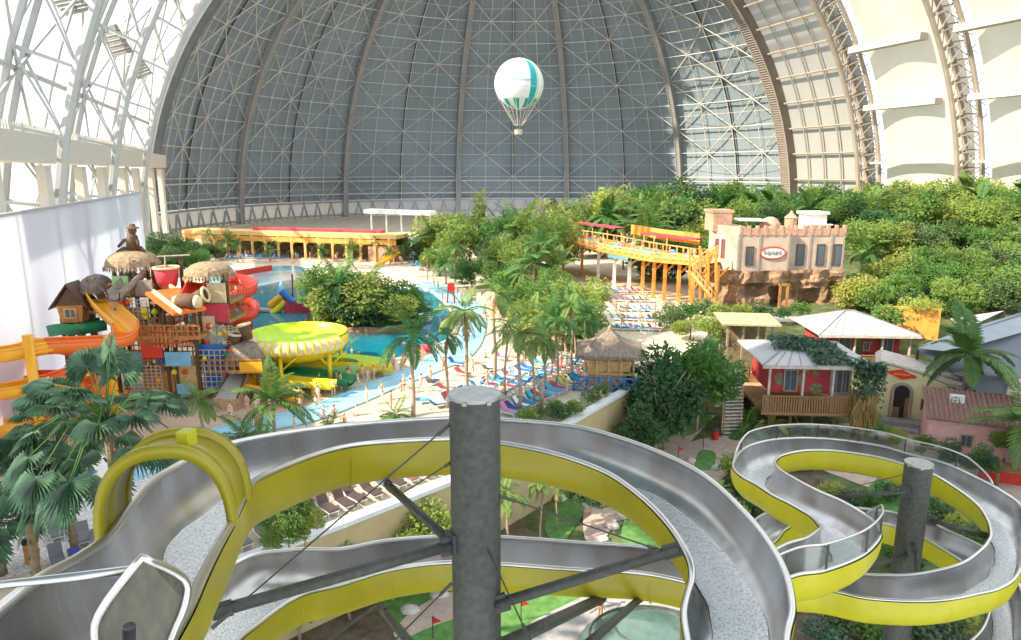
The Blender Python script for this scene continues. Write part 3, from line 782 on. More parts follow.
def palm(key, name, seed, n, fl, th, lm='palm_leaf', droop=1.5, tr=.13, dead=0, lean=.04, nl=20):
    r = random.Random(seed); mb = MB(); dm = MB()
    pts = [V((lean*th*(i/6)**2, lean*.5*th*math.sin(i), th*i/6)) for i in range(7)]; top = pts[-1]
    for i in range(n):
        el = R(r.uniform(5, 78)) if i % 3 else R(r.uniform(-20, 20))
        frond(mb, top, 2*PI*i/n*2.4+r.uniform(-.3,.3), el, fl*r.uniform(.8,1.1), droop*r.uniform(.8,1.3), nl, seed=seed*50+i)
    for i in range(dead): frond(dm, top-V((0,0,.1)), r.uniform(0,6.3), R(r.uniform(-75,-50)), fl*.8, .6, 14, seed=i)
    tk = MB(); tk.tube(pts, [tr*1.25]+[tr*(1-.05*i) for i in range(6)], 9)
    for i in range(1, 18): 
        k = i/18*6; j = int(k); c = pts[j].lerp(pts[j+1], k-j); tk.lathe([(tr*.98, -.03), (tr*1.08, 0), (tr*.98, .03)], 8, c)
    parts = [('fronds', mb, M[lm], False), ('trunk', tk, M['bark_pale'], True)]
    if dead: parts.append(('dead_fronds', dm, M['dead_leaf'], False))
    proto(key, name, parts)
palm('palm0', 'feather_palm', 1, 15, 2.6, 6.0, dead=3)
palm('palm1', 'feather_palm', 2, 13, 2.9, 5.0, droop=1.9, dead=2)
palm('palm2', 'feather_palm', 3, 18, 3.2, 3.2, droop=1.3)
palm('palm3', 'feather_palm', 4, 11, 2.2, 7.0, droop=2.6, dead=4)
palm('palmbig', 'feather_palm', 5, 20, 3.4, 5.0, droop=1.5, tr=.16, nl=30, lean=.01)
palm('cycad', 'low_palm', 6, 16, 2.0, .4, droop=1.2, tr=.15, nl=18)
def fan_palm(key, seed, n, th, pet, rad, nb=22):
    r = random.Random(seed); mb = MB(); pt = MB()
    for i in range(n):
        az = 2*PI*i/n*2.618+r.uniform(-.2,.2); el = R(75-115*(i/n)+r.uniform(-10,10))
        d = V((math.cos(az)*math.cos(el), math.sin(az)*math.cos(el), math.sin(el))); L = pet*r.uniform(.8,1.15); b = V((0,0,th))
        e = b+d*L-V((0,0,.18*L*L*math.cos(el))); pt.tube([b, b+d*L*.5, e], [.03,.022,.016], 5)
        dd = (e-(b+d*L*.5)).normalized(); s = dd.cross(V((0,0,1))); s = s.normalized() if s.length > .05 else V((1,0,0)); u = s.cross(dd)
        rr = rad*r.uniform(.8,1.1)
        for k in range(nb):
            a = (k/(nb-1)-.5)*R(250); q = (dd*math.cos(a)+s*math.sin(a)+u*.10*abs(math.sin(a))).normalized()
            m_ = e+q*rr*.55; tip = e+q*rr*(1-.12*abs(a))+V((0,0,-.30*rr))+rv(r)*.05
            w_ = q.cross(u).normalized()*rr*.055
            c = len(mb.v); mb.v += [e, m_+w_+u*.02, tip, m_-w_-u*.01]; mb.f += [(c, c+1, c+2), (c, c+2, c+3)]
    tk = MB(); tk.tube([V((0,0,th*i/5)) for i in range(6)], [.24,.2,.18,.17,.17,.19], 9)
    for i in range(26):
        a = i*2.4; z = th*(.1+.88*i/26); tk.beam(V((math.cos(a)*.17, math.sin(a)*.17, z)), V((math.cos(a)*.27, math.sin(a)*.27, z+.2)), .07)
    proto(key, 'fan_palm', [('leaf_fans', mb, M['leaf_blue'], False), ('leaf_stalks', pt, M['palm_leaf'], True), ('trunk', tk, M['bark'], True)])
fan_palm('fan0', 1, 42, 11.0, 2.9, 1.2, 24)
fan_palm('fan1', 2, 34, 8.0, 1.6, 1.0)
fan_palm('fan2', 3, 34, 2.6, 1.3, .9)
def banana(key, seed):
    r = random.Random(seed); mb = MB()
    for i in range(11):
        az = i*2.4+r.uniform(-.3,.3); el = R(r.uniform(35,80)); d = V((math.cos(az)*math.cos(el), math.sin(az)*math.cos(el), math.sin(el))); p = V((0,0,.5)); rows = []
        L = r.uniform(1.3,2.0)
        for k in range(8):
            s = d.cross(V((0,0,1))).normalized(); w_ = .26*math.sin(PI*(.1+.88*k/7)); u = s.cross(d)
            rows.append([p-s*w_+u*.06, p, p+s*w_+u*.06]); p = p+d*L/7; d = (d+V((0,0,-.28))).normalized()
        mb.grid(rows)
    tk = MB(); tk.tube([V((0,0,0)), V((0,0,.8))], [.12,.07], 7)
    proto(key, 'banana_plant', [('leaves', mb, M['leaf'], True), ('stem', tk, M['palm_leaf'], True)])
banana('banana', 4)
PLANTS = []
def plant(key, P, h, rz=None, sx=1.0, label='', cat='tree', group=None, natural=1.0, name=None):
    nm, kids = PROTO[key]
    o = bpy.data.objects.new(name or nm, None); COL.objects.link(o); o.location = P
    s = h/natural; o.scale = (s*sx, s*sx, s); o.rotation_euler = (0, 0, rng.uniform(0, 6.28) if rz is None else rz)
    for (pn, me) in kids:
        c = bpy.data.objects.new(pn, me); COL.objects.link(c); c.parent = o
    tag(o, label, cat, group); PLANTS.append(o); return o
def plant_px(key, px, yb, yt, z=0.0, **kw):
    """plant standing at the ground point seen at (px, yb), as tall as yt asks"""
    P = G(px, yb, z)
    if z is None: pass
    dist = P.y; top = D(px, yt, dist); nat = kw.pop('natural', 1.0)
    return plant(key, P, max(.3, top.z-P.z), natural=nat, **kw)
NAT = {'palm0': 7.2, 'palm1': 6.2, 'palm2': 5.2, 'palm3': 7.6, 'palmbig': 7.0, 'cycad': 1.9, 'fan0': 12.6, 'fan1': 9.2, 'fan2': 4.0, 'banana': 2.2}
def nat(k): return NAT.get(k, 1.06)
# ---- jungle on the hill at the back right
SKY = [(430,232),(455,212),(475,205),(500,212),(520,205),(548,186),(575,194),(600,184),(640,182),(665,178),(690,168),(715,176),(740,174),(765,178),(800,180),(830,184),(860,178),(885,190),(920,204),(950,206),(980,204),(1010,206),(1060,205)]
def skyy(x):
    for (a, b), (c, d) in zip(SKY[:-1], SKY[1:]):
        if a <= x <= c: return b+(d-b)*(x-a)/(c-a)
    return 206
jr = random.Random(5)
def row(name, y, xs, drop, jit, keys, lo, hi, tail):
    out = []
    for x in xs:
        X = x+jr.uniform(-9, 9); Y = y+jr.uniform(-6, 6); P0 = D(X, 300, Y); z = ground(P0.x, Y); yt = skyy(X)+drop+jr.uniform(-jit, jit)
        top = D(X, yt, Y).z; h = max(lo, min(hi, top-z)); k = jr.choice(keys)
        if h < top-z-.5: z = top-h                     # stands on a bank of the hill
        P = V((P0.x, Y, max(z, ground(P0.x, Y))-.3)); sx = jr.uniform(.9, 1.3)
        o = plant(k, P, h, sx=sx if k[0] == 't' else 1.0, cat='tree', natural=nat(k)); out.append((k, o))
    kinds = {}
    for k, o in out: kinds.setdefault(k, []).append(o)
    words = {'tree0':'bushy green tree','tree1':'loose light green tree','tree2':'dark green tree','tree3':'yellow-green tree','tree4':'dense green tree','tree5':'dark loose tree','spire':'slender upright tree','palm2':'feather palm','palm0':'tall feather palm','palmbig':'broad feather palm'}
    for k, L in kinds.items(): number(L, words[k], tail)
    for k, o in out: o['group'] = name
JK = ['tree0','tree1','tree2','tree3','tree4','tree0','tree4','tree5','palmbig','palm0']
row('trees on the jungle skyline', 185, range(560, 1060, 19), 0, 5, JK+['spire'], 12, 18, 'on the jungle skyline')
row('trees in the second jungle row', 165, range(545, 1060, 22), 16, 6, JK+['palm2','palmbig'], 11, 16, 'just below the jungle skyline')
row('trees in the middle of the jungle', 150, range(625, 1060, 23), 34, 7, JK+['palm2','palmbig'], 11, 15, 'midway up the jungle slope')
row('trees above the walkway', 131, list(range(655, 720, 22))+list(range(852, 1050, 24)), 50, 6, JK, 9, 13, 'low on the jungle slope')
row('trees right of the stone house', 114, range(862, 1050, 25), 72, 8, JK+['palm0'], 8, 12, 'right of the stone house')
row('trees above the grey sails', 101, range(880, 1040, 26), 100, 6, ['tree2','tree4','tree0','tree5'], 7, 10, 'behind the grey sail roof')
# ---- the grove between the beach and the walkway
grove = [(418,262,232,'tree2'),(432,264,218,'palm2'),(447,262,210,'tree4'),(462,268,206,'tree0'),(480,262,184,'spire'),(492,268,205,'tree5'),(508,272,212,'tree0'),(522,278,206,'palm2'),(536,280,208,'tree4'),(548,272,184,'tree3'),(440,276,238,'tree0'),(455,282,240,'palm0'),(497,284,228,'tree2'),(515,290,232,'tree4'),(533,302,240,'palm2'),(505,300,256,'tree1'),(520,312,266,'palm0'),(540,322,262,'tree0'),(556,332,270,'tree1'),(574,338,274,'tree4'),(550,350,298,'tree3'),(566,354,292,'palm2'),(582,352,300,'tree1'),(527,330,292,'tree3'),(470,288,252,'tree1'),(428,280,250,'palm0'),(508,318,280,'palm2'),(487,290,250,'palm0'),(530,345,300,'palm2'),(575,362,312,'palm0'),(556,300,250,'palm2'),(538,300,232,'palm0'),(600,330,290,'palm0'),(470,262,222,'palm2'),(500,262,214,'palm2'),(446,284,252,'palm2')]
gk = {}
for x, yb, yt, k in grove:
    o = plant_px(k, x, yb, yt, natural=nat(k), sx=jr.uniform(.95,1.25) if k[0] == 't' else 1.0, cat='tree', group='trees of the grove beside the beach'); gk.setdefault(k, []).append(o)
W_ = {'tree0':'bushy green tree','tree1':'loose light green tree','tree2':'dark green tree','tree3':'yellow-green tree','tree4':'dense green tree','tree5':'dark loose tree','spire':'slender upright tree','palm2':'feather palm','palm0':'tall feather palm'}
for k, L in gk.items(): number(L, W_[k], 'in the grove below the walkway')
# ---- planted island in the pool
isl = [(330,318,264,'tree1'),(338,320,256,'tree0'),(340,322,262,'palm2'),(352,322,266,'tree0'),(366,322,268,'palm2'),(380,322,272,'tree2'),(394,323,276,'tree0'),(408,322,288,'tree1'),(340,328,276,'palm1'),(348,329,282,'tree2'),(364,329,284,'palm2'),(378,329,288,'tree5'),(394,328,292,'tree4'),(328,326,290,'shrub0'),(357,326,260,'tree3')]
ik = {}
for x, yb, yt, k in isl:
    o = plant_px(k, x, yb, yt, .5, natural=nat(k), cat='tree', group='trees on the pool island', sx=(1.0 if x < 345 else 1.25) if k[0] == 't' else 1.0); ik.setdefault(k, []).append(o)
W_['palm1'] = 'drooping feather palm'; W_['shrub0'] = 'low round bush'
for k, L in ik.items(): number(L, W_[k], 'on the pool island')
# ---- dark trees behind the play tower, far left
dk = [plant_px(k, x, yb, yt, natural=nat(k), sx=1.2, cat='tree', group='trees behind the play tower') for x, yb, yt, k in ((156,262,232,'tree2'),(170,264,228,'tree5'),(186,266,231,'tree2'),(202,262,236,'tree5'),(216,260,240,'tree2'),(178,272,244,'tree2'),(198,272,248,'tree4'),(165,276,250,'tree5'))]
number(dk, 'dark tree', 'behind the thatched play tower')
gp = [plant_px(k, x, yb, yt, natural=nat(k), cat='tree', group='palms in front of the far terrace') for x, yb, yt, k in ((212,258,230,'palm0'),(228,258,232,'palm2'),(246,256,234,'palm0'),(262,256,236,'palm2'),(280,258,238,'palm0'),(296,256,238,'palm2'),(330,256,238,'palm0'),(352,262,240,'palm2'),(376,262,238,'palm0'),(404,260,236,'palm2'),(312,258,240,'palm1'),(238,262,240,'palm1'),(270,262,242,'palm2'),(288,254,234,'palm0'),(322,262,244,'palm2'),(342,254,232,'palm0'),(364,256,236,'palm1'),(390,264,244,'palm2'))]
number(gp, 'small palm', 'in front of the far ochre terrace')
# ---- palms on the near beach
bp_ = [(413,416,318,'palm1'),(447,408,330,'palm3'),(468,398,294,'palm0'),(519,412,316,'palm0'),(494,384,286,'palm3'),(534,404,336,'palm3'),(557,384,306,'palm0'),(572,374,300,'palm3'),(586,366,304,'palm1'),(545,392,326,'palm1'),(505,396,322,'palm3')]
bo_ = [plant_px(k, x, yb, yt, natural=nat(k), cat='palm', group='palms on the near beach') for x, yb, yt, k in bp_]
number(bo_, 'thin-trunked palm', 'near the thatched bar')
# ---- near left palms
plant('fan0', V((D(108,430,25.5).x, 25.5, -0.0)), 12.2, 1.0, label='large blue-green fan palm rising in front of the play tower', cat='palm', natural=nat('fan0'))
plant('fan1', V((D(58,430,34).x, 34, 0)), 8.6, 4.0, label='fan palm in front of the orange spiral, left of the largest one', cat='palm', natural=nat('fan1'))
plant('fan1', V((D(26,505,27).x, 27, 0)), 8.9, .3, label='fan palm with a shaggy skirt at the left edge, right of nothing but the wall', cat='palm', natural=nat('fan1'))['label'] = 'shaggy fan palm at the left edge above the handrail'
plant('fan2', G(2, 575, 0), 4.6, 2.0, label='low dark fan palm in the bottom left corner behind the handrail', cat='palm', natural=nat('fan2'))
plant_px('fan2', 44, 470, 432, natural=nat('fan2'), label='small fan palm on the gravel below the orange spiral', cat='palm')
plant_px('palm2', 275, 445, 372, natural=nat('palm2'), label='feather palm with arching fronds beside the grey ramp of the play tower', cat='palm')
plant_px('cycad', 246, 446, 404, natural=nat('cycad'), label='low stemless palm left of the arching feather palm', cat='palm')
plant_px('palm1', 205, 450, 388, natural=nat('palm1'), label='drooping palm at the foot of the grey ramp', cat='palm')
plant_px('cycad', 395, 420, 398, natural=nat('cycad'), label='low palm on the sand just left of the pillar top', cat='palm')
plant_px('cycad', 330, 432, 408, natural=nat('cycad'), label='low palm on the near side of the blue channel', cat='palm')
# ---- leafy trees below the terrace wall
nt_ = [plant_px(k, x, yb, yt, ZL, natural=.98, sx=sx, cat='tree', group='trees below the terrace wall') for x, yb, yt, k, sx in ((664,450,352,'near0',1.0),(656,455,376,'near0',.9),(696,432,340,'near1',.9),(634,462,402,'near0',.9),(684,440,372,'near0',.8),(706,416,338,'near0',.7))]
number(nt_, 'leafy tree', 'below the terrace wall beside the plank steps')
for x, yb, yt, k, lb, ct in ((748,432,396,'cycad','spiky low palm right of the plank steps','palm'),(770,434,402,'banana','broad-leaved plant under the near red house','plant'),(800,436,408,'cycad','low palm under the middle of the near red house','palm'),(832,436,410,'banana','broad-leaved plant at the right end under the near red house','plant'),(876,440,408,'banana','pale green plant before the cream house','plant'),(896,452,426,'near1','slim leafy tree between the screen and the cream house','tree'),(921,458,432,'near1','leafy tree in front of the pink house gable','tree'),(943,470,436,'near0','leafy tree in front of the pink house wall','tree'),(975,480,440,'near0','thin leafy tree beside the pink house corner','tree'),(1012,470,426,'near1','leafy tree at the right edge above the courtyard','tree')):
    plant_px(k, x, yb, yt, ZL, natural=nat(k), label=lb, cat=ct)
plant('palmbig', V((D(962,400,66).x, 66, -5.5)), D(962,322,66).z+5.5, 0, label='tall palm in front of the grey sail roof', cat='palm', natural=nat('palmbig'))
plant('palm2', V((D(1026,400,55).x, 55, -5.5)), D(1014,386,55).z+5.5, 0, label='palm reaching in at the right edge beside the grey sail', cat='palm', natural=nat('palm2'))
ug = [plant_px(k, x, yb, yt, ZL, natural=nat(k), cat='shrub', sx=1.25 if k[:2] != 'ba' else 1, group='shrubs below the right-hand slide') for x, yb, yt, k in ((728,480,452,'shrub0'),(742,500,470,'shrub1'),(716,502,478,'banana'),(735,530,500,'shrub0'),(756,520,494,'shrub1'),(826,500,478,'shrub0'),(846,512,488,'shrub1'),(866,506,486,'shrub0'),(890,500,480,'shrub1'),(820,530,505,'banana'),(888,560,536,'shrub0'),(905,572,548,'shrub1'),(868,545,520,'shrub2'),(935,520,494,'shrub1'),(955,535,508,'shrub0'),(845,634,604,'shrub1'),(872,642,608,'shrub0'),(900,646,612,'shrub1'),(930,640,606,'shrub2'),(955,640,600,'shrub0'),(820,650,622,'shrub2'),(975,560,520,'shrub1'),(848,570,545,'shrub0'),(800,470,446,'shrub1'),(760,458,440,'shrub0'),(1000,640,600,'shrub0'),(752,545,520,'shrub0'))]
number(ug, 'green shrub', 'in the bed below the right slide')
# ---- planting along the terrace wall, seen through the loops
tw = [plant_px(k, x, yb, yt, ZL, natural=nat(k), cat=c, group='plants at the foot of the terrace wall') for x, yb, yt, k, c in ((424,585,500,'near1','shrub'),(300,640,560,'near1','shrub'),(350,620,545,'near0','shrub'),(508,556,480,'palm0','palm'),(541,545,482,'palm3','palm'),(556,530,486,'palm3','palm'),(590,515,470,'near0','shrub'))]
for o, lb in zip(tw, ('bright green bush in front of the tan wall, left of the pillar','bush below the tan wall near the lower slide bend','bush topping the lower slide in front of the tan wall','young palm against the tan wall just right of the pillar','taller young palm against the tan wall','small palm farthest right on the tan wall','dark bush at the far end of the tan wall')): o['label'] = lb
pl_ = [plant_px('near1', x, yb, yt, .3, natural=.98, cat='shrub', group='shrubs on the terrace') for x, yb, yt in ((290,552,500),(305,546,508),(278,560,520))]
number(pl_, 'green shrub', 'in the planter behind the terrace coping')
hg = [plant_px('shrub%d' % (i % 2), x, yb, yt, .1, natural=.98, cat='shrub', sx=1.3, group='hedge plants at the edge of the terrace') for i, (x, yb, yt) in enumerate(((528,425,408),(540,420,404),(552,416,400),(563,420,404),(575,414,398),(592,402,388),(604,398,384)))]
number(hg, 'hedge shrub', 'at the terrace edge in front of the loungers')
sl = [plant_px(k, x, yb, yt, 0, natural=nat(k), cat='shrub', sx=1.3, group='shrubs around the stone house') for x, yb, yt, k in ((690,322,300,'shrub0'),(706,318,296,'shrub1'),(724,322,300,'shrub0'),(742,320,302,'shrub0'),(760,318,302,'shrub1'),(690,340,312,'tree0'),(715,345,312,'tree4'),(735,335,312,'tree3'),(672,330,300,'tree2'),(845,300,270,'shrub0'),(855,310,265,'tree3'),(800,318,300,'shrub0'),(782,318,306,'shrub1'),(870,312,280,'tree0'),(890,330,300,'shrub0'),(920,325,295,'tree4'),(960,318,285,'tree0'),(985,312,272,'tree2'),(1008,308,262,'tree4'),(940,312,278,'tree5'),(1030,300,255,'tree0'),(905,318,286,'tree2'))]
number(sl, 'bush', 'around the stone house')
# ================================================================== BUILDINGS (right side)
def wpt(px, py, Y): return D(px, py, Y)
class Fr:
    """a building frame: origin, x along its front, y into depth, z up (world points out)"""
    def __init__(s, o, ang): s.o = V(o); s.a = ang; s.x = V((math.cos(ang), math.sin(ang), 0)); s.y = V((-math.sin(ang), math.cos(ang), 0))
    def __call__(s, x, y, z): return s.o+s.x*x+s.y*y+V((0,0,z))
    def box(s, mb, x0, x1, y0, y1, z0, z1):
        mb.obox(s((x0+x1)/2, (y0+y1)/2, (z0+z1)/2), s.x*(x1-x0)/2, s.y*(y1-y0)/2, V((0,0,(z1-z0)/2))); return mb
def window(fr, parent, x, z, w, h, y=-.06, frame='wood_dark', bars=2):
    q = MB(); t = .12
    for (a, b, c, d) in ((x-w/2-t, x-w/2, z-t, z+h+t), (x+w/2, x+w/2+t, z-t, z+h+t), (x-w/2, x+w/2, z+h, z+h+t), (x-w/2-.1, x+w/2+.1, z-t, z)): fr.box(q, a, b, y-.08, y+.1, c, d)
    for i in range(1, bars): fr.box(q, x-w/2+w*i/bars-.03, x-w/2+w*i/bars+.03, y-.03, y+.05, z, z+h)
    f = q.build('window', M[frame], parent)
    g = MB(); fr.box(g, x-w/2, x+w/2, y, y+.04, z, z+h); sub(g.build('pane', M['window_glass'], parent), f); return f
# ---- stone house on the rock
fr = Fr(V((D(735,300,104).x, 104, 0)), R(3)); zc = D(760,272,104).z; zt = D(760,235,104).z
st = thing('stone_house', 'old stone house with brick battlements built on a brown rock base, right of the walkway', 'house', fr(8, 4, 0))
Wd = D(846,250,104).x-D(735,250,104).x
q = MB(); fr.box(q, 0, 7.7, 0, 9, zc-.4, zt); fr.box(q, 7.7, Wd, .9, 9, zc-.4, zt-.25)
q.slabv([fr(0,0,zc-.4), fr(0,0,zt+.9), fr(-3.1,4.2,zt+1.5), fr(-3.1,4.2,zc-.4)], fr.x*3+fr.y*3)
q.build('wall', M['stucco'], st)
q = MB()
for x in (0, 3.1, 7.55, 11.2, 14.5, Wd-.1): fr.box(q, x-.16, x+.16, -.16 if x < 7.6 else .74, .2 if x < 7.6 else 1.1, zc-.3, zt+.1)
fr.box(q, -.1, 7.8, -.12, .05, zc-.3, zc+.25); fr.box(q, 7.7, Wd+.1, .78, .95, zc-.3, zc+.25)
q.build('stone_pilaster', M['stone_trim'], st)
q = MB()
fr.box(q, 0, 7.7, -.1, .25, zt, zt+1.0); fr.box(q, 7.7, Wd, .8, 1.15, zt-.25, zt+.85)
x = .2
while x < Wd:
    y = -.16 if x < 7.6 else .74; fr.box(q, x-.2, x+.2, y, y+.5, zt-.1, zt+1.35); x += 1.25
q.build('battlement', M['brick_pink'], st)
q = MB(); fr.box(q, -3.0, -.1, 3.0, 7, zt+.3, zt+3.2); fr.box(q, -3.2, .1, 2.9, 7.2, zt+3.1, zt+3.5); q.build('corner_turret', M['brick_pink'], st)
q = MB(); q.lathe([(1.7, 0), (1.7, .6), (1.5, 1.5), (1.0, 2.2), (.35, 2.5), (0, 2.5)], 14, fr(5.6, 2.5, zt)); q.build('dome_turret', M['brick_pink'], st)
q = MB(); q.lathe([(.9, 0), (.9, 2.2), (1.05, 2.3), (.3, 3.0), (.1, 3.4), (0, 3.4)], 12, fr(9.0, 3, zt)); q.build('round_turret', M['brick_pink'], st)
q = MB(); fr.box(q, 11.6, 14.6, 3, 6, zt-.2, zt+2.9); fr.box(q, 11.3, 14.9, 2.7, 6.3, zt+2.8, zt+3.2); q.build('roof_hut', M['stucco_light'], st)
q = MB(); q.slabv([fr(.2,.8,zt+2.0), fr(4.4,.8,zt+1.9), fr(4.4,3.5,zt+2.1), fr(.2,3.5,zt+2.2)], (0,0,.12)); fr.box(q, 11, 15.2, 2, 3.0, zt+1.2, zt+1.35); q.build('white_awning', M['white_paint'], st)
window(fr, st, 1.75, zc+1.1, 1.0, 2.6, -.08, 'wood_dark', 3)
for x in (9.9, 13.0, 15.6): window(fr, st, x, zc+.9, 1.05, 3.0, .82, 'wood_dark', 1)
fs = Fr(fr(-3.1, 4.2, 0), fr.a-math.atan2(4.2, 3.1))
for x in (1.5, 2.6): window(fs, st, x, zc+2.0, .35, 2.6, -.05, 'red_wall', 1)
q = MB(); rows_ = []
pts = [fr(5.2+1.9*math.cos(2*PI*k/24), -.14, zc+2.85+.88*math.sin(2*PI*k/24)) for k in range(24)]
q.tube(pts, .11, 6, True); sg = q.build('sign_ring', M['red_plastic'], st); sg['label'] = 'red oval ring of the wall sign'
q = MB(); q.slabv(pts, fr.y*.06); sub(q.build('sign_board', M['white_paint'], st), sg)
q = MB()
for i in range(9): fr.box(q, 3.9+i*.30, 4.08+i*.30, -.22, -.16, zc+2.6+.1*math.sin(i*2), zc+3.05+.12*math.cos(i*3))
sub(q.build('sign_lettering', M['roof_seam'], st), sg)
# rock base: a noisy mass with a cave mouth
q = MB(); rows_ = []; zb = -.8
for i in range(15):
    z = zb+(zc+.3-zb)*i/14; row = []
    for k in range(53):
        t = k/52; x = -3.4+(Wd+3.6)*t
        yb = -.3 if x > 0 else -.3-x*1.1
        if x > 7.6: yb = .6
        n_ = noise.noise(V((x*.42, z*.42, 3)))*1.5+noise.noise(V((x*1.3, z*1.1, 8)))*.6
        ov = 1.1*max(0, math.sin((z-zb)/(zc-zb)*PI*.9))
        dc = abs(x-6.3); cave = 3.2*math.exp(-(dc/1.1)**4)*(1 if z < zc-2.2 else 0)
        dc2 = abs(x-2.6); cave += 1.5*math.exp(-(dc2/1.5)**4)*(1 if zc-3.4 < z < zc-1.6 else 0)
        dc3 = abs(x-11.5); cave += 1.8*math.exp(-(dc3/1.6)**4)*(1 if z < zc-2.6 else 0)
        row.append(fr(x, yb-n_-(0.9-ov*.2)*(1-i/16)+cave-(.5 if i > 9 else 0), z))
    rows_.append(row)
q.grid(rows_); fr.box(q, -2, Wd-.5, 4.5, 9, zb, zc-.1); rk = q.build('rock_base', M['rock'], st, False)
q = MB(); 
for x in (6.2, 7.3): fr.box(q, x-.16, x+.16, -1.6, -1.3, zb, zc-1.6)
fr.box(q, 5.9, 7.6, -1.6, -1.3, zc-1.9, zc-1.6); q.build('cave_post', M['wood_warm'], st)
# ---- raised ochre walkway with red awnings and the stair
wk = thing('raised_walkway', 'raised ochre timber walkway on posts running behind the grove to the stone house', 'walkway', D(640, 300, 112))
path = [(548,257,150),(580,256,138),(612,264,124),(640,267,116),(662,262,111),(690,263,108),(714,262,105)]
pts = [D(x, y, Y) for x, y, Y in path]; zd = 6.6
pts = [V((p.x, p.y, zd)) for p in pts]; pts = spline(pts, 4); pts_deck = list(pts)
def ribbon(mb, P, z0, z1, w0, w1):
    rows = []
    for i, p in enumerate(P):
        t = (P[min(i+1, len(P)-1)]-P[max(i-1, 0)]).normalized(); n = V((t.y, -t.x, 0))
        rows.append([p+n*w0+V((0,0,z0)), p+n*w0+V((0,0,z1)), p+n*w1+V((0,0,z1)), p+n*w1+V((0,0,z0))])
    mb.grid(rows, True); return mb
ribbon(MB(), pts, -.45, 0, -7.5, 2.2).build('deck', M['ochre_paint'], wk)
q = MB(); ribbon(q, pts, .95, 1.12, 2.1, 2.25); ribbon(q, pts, .45, .55, 2.1, 2.2); ribbon(q, pts, .95, 1.12, -7.55, -7.4)
for i, p in enumerate(pts):
    t = (pts[min(i+1, len(pts)-1)]-pts[max(i-1, 0)]).normalized(); n = V((t.y, -t.x, 0))
    for s_ in (2.17, -7.45): q.beam(p+n*s_, p+n*s_+V((0,0,1.15)), .22)
    if i+1 < len(pts):
        q.beam(p+n*2.17+V((0,0,.1)), pts[i+1]+n*2.17+V((0,0,.95)), .12); q.beam(p+n*2.17+V((0,0,.95)), pts[i+1]+n*2.17+V((0,0,.1)), .12)
q.build('railing', M['ochre_light'], wk)
for i, p in enumerate(pts[::2]):
    q = MB(); q.beam(p+V((.3,-1.2,-zd-.1)), p+V((.3,-1.2,-.3)), .5); q.beam(p+V((.3,-1.2,-2.2)), p+V((2.0,-1.0,-.5)), .25); q.build('post', M['white_paint'] if 6 > i > 2 else M['ochre_paint'], wk)
for seg_ in (pts[8:20], pts[0:6]): aw = ribbon(MB(), seg_, 2.6, 2.8, -8.0, -5.5).build('awning', M['red_cloth'], wk); aw['label'] = 'red cloth awning above the deck'
q = MB()
for p in pts[0:20:2]:
    q.beam(p+V((0,7,0)), p+V((0,7,2.7)), .15)
q.build('awning_post', M['ochre_light'], wk)
q = MB(); ribbon(q, pts[5:18], 1.6, 3.4, -9.2, -8.9); q.build('back_screen', M['ochre_paint'], wk)
q = MB(); a = pts[11]; ribbon(q, pts[9:13], -1.0, -.5, 1.9, 2.5); b_ = q.build('blue_trim', M['sky_blue'], wk); b_['label'] = 'blue strip below the deck edge'
# stair flights down to the sand
sr = thing('timber_stair', 'ochre timber stair with crossed braces left of the stone house', 'stair', D(704, 300, 102))
A, B, C_ = D(716,252,102.5), D(690,272,101.5), D(710,296,101.0)
for (a, b, sx) in ((A, B, -1), (B, C_, 1)):
    q = MB()
    for off in (-.8, .8):
        o_ = V((0, off, 0)); q.beam(a+o_, b+o_, .16, .4); q.beam(a+o_+V((0,0,1)), b+o_+V((0,0,1)), .12, .14)
        for i in range(7): c = a.lerp(b, i/6)+o_; q.beam(c, c+V((0,0,1)), .1)
    q.build('stringer', M['ochre_light'], sr)
    q = MB()
    for i in range(12): c = a.lerp(b, (i+.5)/12); q.box(c, (.42, 1.6, .08))
    q.build('treads', M['ochre_paint'], sr)
q = MB()
for x, y0, y1 in ((690,250,300),(700,246,302),(708,250,302),(716,248,300)): q.beam(D(x,y0,101), D(x,y1,101), .3)
q.beam(D(690,252,101), D(716,296,101), .18); q.beam(D(716,252,101), D(690,296,101), .18)
q.build('trestle', M['ochre_paint'], sr)
